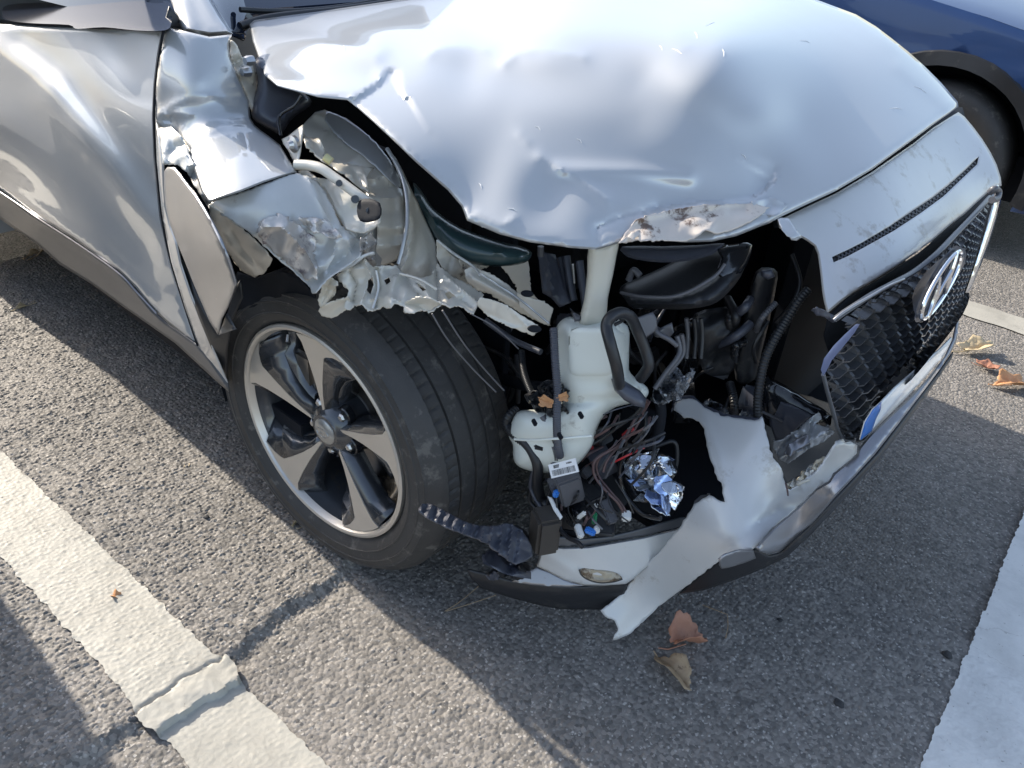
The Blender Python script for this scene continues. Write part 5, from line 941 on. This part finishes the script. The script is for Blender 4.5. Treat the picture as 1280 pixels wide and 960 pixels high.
flap = S_('torn_bumper_flap', fl, fl_ctrl, M['bumper'], bump, .003, 5, [('bump', [(950, 530), (935, 600), (900, 660), (840, 720)], .004, 26), ('ridge', [(876, 512), (896, 560), (910, 610), (930, 650)], .003, 5), ('bump', [(975, 640), (920, 680), (880, 712)], -.004, 9), ('ridge', [(905, 690), (925, 650), (932, 610)], -.002, 3), ('ridge', [(944, 655), (958, 646), (972, 636)], -.006, 2.5),
    ('ridge', [(986, 613), (1012, 602), (1030, 580), (1046, 556)], .010, 5), ('crumple', .014, 16, 601, (1010, 600), 26), ('bump', [(770, 780), (800, 750), (850, 700)], .003, 14), ('noise', .0015, 40, 9), ('bump', [(1040, 556), (1070, 560)], .006, 8)], jag=.7, mat2=M['greyp'])
flap['label'] = 'large torn white flap of bumper skin hanging to the ground'
S_('flap_dark_edge', [(838, 515), (842, 500), (852, 495), (866, 494), (878, 505), (905, 517), (938, 522), (950, 523), (940, 529), (900, 524), (872, 510), (850, 504)], fl_ctrl, M['slate'], bump, .003, 4, push=-.008, jag=.4)
scrap([(866, 634), (868, 626), (876, 620), (888, 618), (884, 622), (874, 628)], (-.42, -.40, -.40, -.43), M['greyp'], 602, .004, 8, name='torn_trim_bit')
for k in range(5):
    x = 984+k*9; y = 608-k*7; scrap([(x-6, y+6), (x, y-4), (x+10, y-9), (x+16, y-6), (x+6, y+3), (x, y+9)], (-.25, -.22, -.22, -.25), M['bumper' if k % 2 else 'creamd'], 610+k, .016, 7, name='broken_plastic_edge')
tube('broken_thread', [(982, 604, .79), (984, 612, .80), (985, 619, .80)], .0016, M['wirebr'], bump, 'x'); tube('broken_thread', [(996, 606, .80), (1010, 600, .81), (1022, 602, .81)], .003, M['creamd'], bump, 'x')
S_('silver_skid_trim', [(1071, 568), (1074, 560), (1085, 546), (1110, 522), (1136, 498), (1160, 472), (1182, 445), (1192, 424), (1197, 398), (1199, 402), (1196, 424), (1188, 442), (1170, 468), (1146, 500), (1120, 534), (1095, 566), (1068, 596), (1045, 620), (1028, 640), (1012, 658), (992, 676), (974, 690), (962, 692), (950, 690), (945, 684), (956, 672), (970, 658), (986, 644), (1002, 630), (1020, 611), (1036, 602), (1042, 592), (1056, 580)],
    [(1074, 562, 'x', .865), (1192, 420, 'x', .875), (950, 688, 'x', .815), (974, 690, 'x', .825), (1045, 620, 'x', .875), (1010, 625, 'x', .835), (1120, 534, 'x', .89)], M['skid'], bump, .003, 4.5, [('bump', [(950, 690), (990, 672), (1045, 615), (1120, 528), (1180, 455)], .008, 8), ('ridge', [(1040, 596), (1020, 622), (1008, 640)], .003, 5)], flange=(3, .006))['label'] = 'silver lower trim of the bumper'
S_('black_under_lip', [(945, 688), (962, 696), (976, 692), (1012, 660), (1046, 622), (1096, 568), (1146, 502), (1172, 468), (1192, 440), (1190, 448), (1150, 506), (1100, 574), (1050, 630), (1016, 666), (984, 696), (968, 704), (946, 714), (916, 726), (880, 738), (850, 742), (862, 730), (880, 716), (896, 704), (904, 698), (922, 692)],
    [(945, 690, 'x', .80), (1192, 445, 'x', .87), (850, 742, 'z', .14), (968, 704, 'x', .82), (1050, 628, 'x', .87)], M['black'], bump, .003, 5)
S_('side_reflector', [(899, 700), (906, 694), (926, 688), (942, 688), (945, 698), (930, 704), (910, 710), (902, 711)], [(899, 700, 'x', .775), (945, 690, 'x', .80), (910, 710, 'x', .78)], M['skid'], bump, .003, 4, push=.012)
S_('lower_lip_spoiler', [(584, 712), (590, 713), (610, 718), (640, 726), (670, 730), (700, 733), (730, 733), (756, 730), (779, 725), (782, 738), (776, 752), (768, 760), (750, 762), (736, 762), (712, 762), (691, 760), (664, 754), (641, 748), (618, 741), (602, 735), (588, 722)], [(584, 712, 'z', .15), (779, 725, 'z', .17), (736, 762, 'z', .08), (602, 735, 'z', .10), (690, 732, 'z', .155)], M['black'], bump, .003, 5, [('bump', [(590, 722), (640, 736), (700, 744), (776, 740)], .010, 7)])
S_('grey_lip_top', [(671, 709), (686, 714), (705, 724), (722, 730), (730, 732), (712, 734), (690, 733), (664, 731), (640, 727), (652, 718), (662, 714)], [(671, 709, 'z', .19), (730, 732, 'z', .175), (664, 731, 'z', .16), (640, 727, 'z', .155)], M['skid'], bump, .003, 5, push=.004)
S_('lower_corner_panel', [(678, 682), (706, 684), (736, 683), (770, 677), (805, 671), (845, 661), (862, 655), (846, 672), (830, 690), (806, 712), (792, 724), (782, 730), (756, 732), (730, 732), (705, 725), (686, 715), (671, 708), (674, 696)], [(678, 682, 'z', .255), (671, 708, 'z', .205), (782, 728, 'z', .185), (730, 732, 'z', .18), (850, 661, 'z', .27), (740, 700, 'z', .235)], M['bumper'], bump, .003, 4.5, [('bump', [(678, 690), (706, 708), (730, 724)], .004, 7)], flange=(2.5, .005))['label'] = 'white lower corner of the bumper with a stained hole'
S_('corner_panel_rim', [(689, 672), (700, 671), (727, 674), (760, 671), (790, 664), (820, 656), (852, 647), (864, 648), (862, 655), (845, 660), (805, 670), (770, 676), (736, 682), (706, 683), (680, 681)], [(689, 672, 'z', .275), (864, 648, 'z', .29), (680, 681, 'z', .26), (770, 676, 'z', .262)], M['sill'], bump, .003, 4.5)
pillow('stained_hole', [(724, 712), (732, 710), (744, 711), (760, 713), (772, 717), (778, 724), (766, 727), (750, 728), (736, 725), (727, 719)], [(724, 712, 'z', .215), (778, 724, 'z', .195), (745, 728, 'z', .19)], M['rust'], bump, .0035, 5, 3.2, 2, 0, [('crumple', .006, 12, 700)])
tube('stained_hole_rim', [(724, 712, .218), (727, 719, .210), (736, 725, .203), (750, 728.5, .197), (766, 727.5, .197), (778, 724, .20)], .0014, M['brownp'], bump, 'z')
# ---- shreds of the wheel-arch liner by the tyre
S_('torn_corrugated_liner', [(523, 636), (527, 630), (537, 629), (552, 636), (568, 645), (584, 653), (600, 657), (620, 657), (634, 654), (641, 656), (652, 663), (660, 673), (665, 684), (666, 695), (656, 702), (644, 706), (634, 700), (622, 690), (609, 680), (596, 674), (580, 668), (566, 663), (548, 655), (532, 647)],
   [(523, 636, 'y', -.84), (584, 653, 'y', -.80), (620, 657, 'y', -.76), (665, 684, 'y', -.70), (644, 706, 'y', -.76), (566, 663, 'y', -.83)], M['slate'], car, .004, 3.2, [('ribs', [(520, 634), (560, 652), (600, 668), (650, 676)], .014, 12), ('bump', [(523, 640), (566, 655), (609, 668)], .008, 8), ('crumple', .008, 20, 71)], sharp=45)['label'] = 'torn ribbed black liner strip beside the tyre'
pillow('broken_black_bracket', [(602, 694), (612, 686), (626, 688), (642, 700), (656, 704), (664, 716), (664, 724), (650, 722), (632, 718), (616, 710), (604, 704)], [(602, 694, 'y', -.76), (664, 716, 'y', -.68), (616, 712, 'y', -.77)], M['slate'], car, .010, 8, 4, 1, folds=[('crumple', .014, 12, 72)])
pillow('broken_black_bracket', [(628, 660), (646, 656), (658, 664), (666, 680), (664, 700), (650, 706), (634, 698), (628, 682)], [(628, 660, 'y', -.74), (664, 680, 'y', -.66), (634, 700, 'y', -.73)], M['black'], car, .014, 9, 4, 1, folds=[('crumple', .012, 14, 73)])
for k in range(8):
    x, y = rw.uniform(602, 656), rw.uniform(704, 722); scrap([(x-9, y), (x, y-6), (x+10, y-2), (x+8, y+5), (x-4, y+6)], (-.72, -.70, -.70, -.72), M['black' if k % 3 else 'slate'], 740+k, .02, 7, name='shredded_liner_bit')
box('liner_post', at(681, 663, 'y', -.66), (.05, .045, .085), M['brownp'], car, (0, 0, -30), .006)

# ---- the rest of the body behind the frame edge (it throws the long shadow)
def loft(name, secs, m, parent, closed=True, sharp=30):
    n = len(secs[0]); V = [p for s_ in secs for p in s_]; F = [(i*n+j, i*n+(j+1) % n, (i+1)*n+(j+1) % n, (i+1)*n+j) for i in range(len(secs)-1) for j in range(n)]
    F += [tuple(range(n))[::-1], tuple((len(secs)-1)*n+j for j in range(n))]
    return link(name, mesh_from(V, F), m, parent, True, sharp)
def body_sec(x, w, z0, z1, sh=.08):
    r = [(-w+.01, z0), (-w, z0+.04), (-w-.0, z0+.25), (-w+.005, z1-.18), (-w+sh, z1)]
    return [(x, y, z) for y, z in r]+[(x, -y, z) for y, z in r[::-1]]
loft('rear_body', [body_sec(x, w, z0, z1) for x, w, z0, z1 in [(-1.78, .885, .17, .985), (-1.9, .90, .17, .99), (-2.3, .895, .17, 1.0), (-2.9, .87, .28, 1.0), (-3.25, .80, .32, .98), (-3.36, .70, .40, .9)]], M['paint'], car)
loft('left_front_body', [[(x, .45, .3), (x, w, .3), (x, w+.02, .6), (x, w, z1-.06), (x, w-.06, z1), (x, .45, z1)] for x, w, z1 in [(-1.0, .84, .98), (-.5, .85, .98), (0, .85, .95), (.3, .74, .88), (.45, .68, .80)]], M['paint'], car)
loft('cabin', [[(x, -w0, z0), (x, -w1, z1), (x, w1, z1), (x, w0, z0)] for x, w0, z0, w1, z1 in [(-.66, .70, .985, .68, 1.0), (-1.25, .80, .985, .60, 1.44), (-1.6, .80, .985, .60, 1.53), (-2.6, .79, .99, .58, 1.53), (-3.1, .74, .99, .56, 1.45), (-3.32, .68, .97, .64, 1.02)]], M['glass'], car)
loft('roof', [[(x, -w, z), (x, -w+.06, z+.03), (x, w-.06, z+.03), (x, w, z)] for x, w, z in [(-1.25, .61, 1.443), (-1.6, .615, 1.533), (-2.6, .60, 1.533), (-3.12, .57, 1.46)]], M['paint'], car)

# ================================================================== neighbouring cars
def parked_car(name, label, paint, loc, flip=1, rot=0, group=None):
    t = empty(name, loc); tag(t, label, 'car', group); t.rotation_euler = (0, 0, rot)
    f = flip; R0 = .335; wx = [0, -2.62]
    # side skin with wheel openings, traced in x-z then bowed sideways
    top = [(.86, .62), (.80, .72), (.66, .80), (.40, .87), (.05, .93), (-.35, .985), (-.80, 1.02), (-2.0, 1.04), (-3.0, 1.05), (-3.45, 1.0), (-3.56, .70), (-3.52, .36), (-3.3, .24)]
    def arch(cx, r): return [(cx+r*math.cos(a), .335+r*math.sin(a)) for a in np.linspace(math.radians(195), math.radians(-15), 18)]
    bot = arch(wx[1], .42)+arch(wx[0], .42)+[(.62, .24), (.84, .34)]
    out = top+[(-3.1, .22)]+bot
    V, F, loops = triangulate([(a*100, b*100) for a, b in out], 7)
    def side(x, z):
        nose = max(0, x-.35); tail = max(0, -3.0-x); y = -.90+.9*nose**2*.9+.6*tail**2
        y += .10*max(0, (z-.80))**1.3*2.2 + .04*max(0, .45-z) - .012*math.exp(-((z-.72)/.04)**2)
        return y
    # a rounded shoulder: the top border turns inboard
    P = [(x/100, side(x/100, z/100)*f, z/100) for x, z in V]; F = F if f > 0 else [q[::-1] for q in F]
    b = link('body_side', mesh_from(P, F), paint, t, True, 40); md = b.modifiers.new('t', 'SOLIDIFY'); md.thickness = .012; md.offset = 0
    hs = []
    for x, z in [(.86, .60), (.80, .73), (.66, .81), (.40, .875), (.05, .935), (-.35, .985), (-.80, 1.02)]:
        y0 = side(x, z-.01); hs.append([(x-.0, y*1.0, z-.004+.05*(1-(y/abs(y0))**2)**.8) for y in [y0*c for c in (1, .93, .8, .5, 0, -.5, -.8, -.93, -1)]])
    V = [p for s_ in hs for p in s_]; n = 9; F = [(i*n+j, i*n+j+1, (i+1)*n+j+1, (i+1)*n+j) for i in range(len(hs)-1) for j in range(n-1)]
    link('bonnet', mesh_from(V, F), paint, t, True, 40)
    P2 = [(x, -y, z) for x, y, z in P]; o = link('body_side', mesh_from(P2, [q[::-1] for q in F] if 0 else [tuple(reversed(q)) for q in triangulate([(a*100, b*100) for a, b in out], 7)[1]]), paint, t, True, 40)
    loft('nose', [[(x, -w, z0), (x, -w, z1), (x, w, z1), (x, w, z0)] for x, w, z0, z1 in [(.60, .80, .25, .70), (.80, .70, .26, .66), (.88, .52, .30, .62)]], M['black'], t)
    loft('greenhouse', [[(x, -w0, z0), (x, -w1, z1), (x, w1, z1), (x, w0, z0)] for x, w0, z0, w1, z1 in [(-.72, .74, 1.0, .70, 1.02), (-1.35, .78, 1.02, .60, 1.40), (-1.8, .78, 1.02, .60, 1.47), (-2.8, .78, 1.02, .58, 1.45), (-3.35, .72, 1.0, .66, 1.05)]], M['glass'], t)
    box('belly', (-1.35, 0, .30), (3.9, 1.35, .2), M['void'], t)
    for x in wx:
        for sgn in (-1, 1):
            w = empty('wheel', (0, 0, 0), t); prof = [(.20, .02), (.235, .0), (.245, -.008), (.28, -.012), (.31, -.004), (.328, .015), (.334, .04), (.334, .18), (.32, .205), (.24, .21)]
            fn = lambda r, o, a: np.array([x+r*math.cos(a), sgn*(.875-o), .334+r*math.sin(a)])
            joined('tyre', [lathe(prof, 64, fn)], M['tyre'], w); joined('rim', [lathe([(0, .03), (.05, .028), (.08, .05), (.2, .05), (.235, .0)], 48, fn)], M['wheeldark'], w)
            V = []; F = []
            for k in range(5):
                a0 = 2*math.pi*k/5; i0 = len(V)
                for (r, da) in ((.04, .5), (.225, .16), (.225, -.16), (.04, -.5)): V.append(fn(r, .012+.015*(r < .1), a0+da))
                F.append((i0, i0+1, i0+2, i0+3))
            o = joined('rim_spokes', [(V, F)], M['machined'], w, False); md = o.modifiers.new('t', 'SOLIDIFY'); md.thickness = .015; md.offset = 0
            # arch cladding ring and dark arch
            V = []; 
            for i in range(25):
                a = math.radians(192-204*i/24)
                for r, o_ in ((.40, .03), (.402, -.012), (.455, -.014), (.465, .0)):
                    xx = x+r*math.cos(a); zz = .335+r*math.sin(a); V.append((xx, sgn*(abs(side(xx, zz))-o_), zz))
            joined('arch_trim', [(V, [(i*4+j, i*4+j+1, (i+1)*4+j+1, (i+1)*4+j) for i in range(24) for j in range(3)])], M['black'], t)
            V = []
            for i in range(19):
                a = math.radians(190-200*i/18)
                for o_ in (0.02, .30): V.append((x+.42*math.cos(a), sgn*(.87-o_), .335+.42*math.sin(a)))
            joined('arch_liner', [(V, [(i*2, i*2+1, i*2+3, i*2+2) for i in range(18)])], M['void'], t)
            box('arch_wall', (x, sgn*.58, .5), (.84, .02, .6), M['void'], t)
    return t
bc = parked_car('parked_car', 'dark blue car parked in the next bay behind the white hood', M['bluecar'], (.13, 3.22, 0), 1, math.radians(1.5))
gc = parked_car('parked_car', 'grey car in the bay beside the silver door, outside the frame', M['greycar'], (-1.50, -2.375, 0), 1, 0)

# ================================================================== leaves, twigs, chips
def leaf(name, label, px, py, size, m, seed, z=0, rot=0, curl=.5, aspect=.6, cat='leaf', lobes=5, P=None, tiltx=0):
    r0 = random.Random(seed); n = 36; V = []; rings = 5
    c = at(px, py, 'z', z) if P is None else P
    for k in range(rings+1):
        f = k/rings
        for i in range(n):
            a = 2*math.pi*i/n; rad = (1+.16*math.cos(lobes*a+seed)+.07*math.sin(11*a+seed*2)+.03*r0.uniform(-1, 1))*f
            x = rad*math.cos(a)*size; y = rad*math.sin(a)*size*aspect; u = y/(size*aspect)
            zz = curl*size*(u*u*.7+.25*math.sin(3*x/size+seed))+.10*size*abs(math.sin(a*3+f*5))*f
            zz -= .12*size*math.exp(-(u/.12)**2)
            V.append((x, y, zz+.12*size*noise.noise((x*3/size, y*3/size, seed*1.)))) 
    F = [(k*n+i, k*n+(i+1) % n, (k+1)*n+(i+1) % n, (k+1)*n+i) for k in range(rings) for i in range(n)]
    mn = min(v[2] for v in V); V = [(x, y, zz-mn) for x, y, zz in V]
    # stalk joined in
    tv, tf = tube_mesh(np.array([(-size*1.35, size*.1, curl*size*.15), (-size*.9, 0, .02*size), (0, 0, .05*size)]), size*.025, 5); s_ = len(V); V += [tuple(v) for v in tv]; F += [tuple(i+s_ for i in q) for q in tf]
    o = link(name, mesh_from(V, F), m, None, True, 50); md = o.modifiers.new('t', 'SOLIDIFY'); md.thickness = .0008; md.offset = 0
    o.location = tuple(c); o.rotation_euler = (math.radians(tiltx), 0, math.radians(rot)); tag(o, label, cat); return o
leaf('dead_leaf', 'curled reddish brown dead leaf on the asphalt below the torn flap', 857, 806, .046, M['leafbr'], 3, .004, 62, 1.0, .62, lobes=2)
leaf('dead_leaf', 'flat tan dead leaf touching the reddish brown one below the flap', 842, 842, .044, M['leafta'], 8, .004, -10, .5, .5, lobes=3)
leaf('dead_leaf', 'cream dry leaf on the sunlit asphalt beyond the grille', 1218, 438, .07, M['leafye'], 12, .0, 60, .3, .5)
leaf('dead_leaf', 'brown dead leaf at the right edge beyond the grille', 1264, 482, .06, M['leafor'], 15, .0, 50, .4, .6)
leaf('dead_leaf', 'small brown leaf between the cream leaf and the bumper', 1233, 460, .035, M['leafbr'], 17, .0, 10, .4, .7)
leaf('dead_leaf', 'small orange leaf scrap lying on the white parking line', 145, 746, .0105, M['leafor'], 21, .012, 30, .9, .8)
leaf('dead_leaf', 'pale yellow leaf standing against the tyre bottom', 373, 655, .022, M['leafye'], 24, .004, 100, .8, .55, tiltx=35)
leaf('dead_leaf', 'tiny pale leaf on sunlit asphalt left of the wheel', 234, 584, .016, M['leafye'], 27, .006, 150, .3, .4)
leaf('dead_leaf', 'dull leaf in the shadow under the silver door', 44, 324, .05, M['leafta'], 31, .0, 120, .3, .4)
leaf('dead_leaf', 'slim pale leaf at the shadow edge below the door', 34, 386, .045, M['leafye'], 35, .0, 100, .3, .22)
leaf('dead_leaf', 'orange curled leaf caught in the engine bay by the white tank', 684, 502, .013, M['leafor'], 41, 0, 10, .7, .7, P=at(684, 502, 'y', -.67), tiltx=60)
leaf('dead_leaf', 'small orange leaf beside the dark cable in the engine bay', 703, 495, .009, M['leafor'], 44, 0, 70, .7, .8, P=at(703, 496, 'y', -.66), tiltx=60)
def needles(label, pts):
    parts = []
    for p in pts: parts.append(tube_mesh(catmull([at(x, y, 'z', z) for x, y, z in p], 5), .0009, 5))
    o = joined('pine_needle', parts, M['needle']); tag(o, label, 'pine needle')
needles('dry pine needle pair on the asphalt below the black lip', [[(556, 764, .006), (575, 752, .012), (598, 733, .012)], [(558, 764, .006), (590, 754, .014), (620, 744, .010)]])
needles('thin forked needle on the asphalt right of the torn flap', [[(878, 756, .006), (893, 762, .012), (909, 768, .01)], [(909, 768, .01), (910, 782, .01), (907, 798, .006)]])
needles('pale twig on asphalt under the silver door', [[(0, 277, .004), (10, 284, .01), (20, 288, .006)]])
def chip(label, px, py, s, m, seed, z=.002):
    r0 = random.Random(seed); bm = bmesh.new(); bmesh.ops.create_icosphere(bm, subdivisions=2, radius=s)
    for v in bm.verts: v.co = Vector((v.co.x*1.2, v.co.y, v.co.z*.55))*(1+.35*noise.noise(v.co*60/s*.02+Vector((seed, 0, 0))))
    me = bpy.data.meshes.new('m'); bm.to_mesh(me); bm.free(); o = link('asphalt_chip', me, m, None, True, 30); o.location = tuple(at(px, py, 'z', z)); tag(o, label, 'stone')
chip('dark stone chip on the asphalt left of the white head line', 1184, 818, .009, M['stone'], 2)
chip('larger dark chip on the asphalt in the shadow, nearest the bottom', 1049, 879, .009, M['stone'], 3)
chip('dark chip on the asphalt below the silver trim', 975, 775, .006, M['stone'], 5)
chip('small dark pebble at the edge of the near parking line', 109, 643, .009, M['stone'], 7, .012)
chip('tiny dark pebble right of the near parking line', 258, 646, .006, M['stone'], 9, .012)
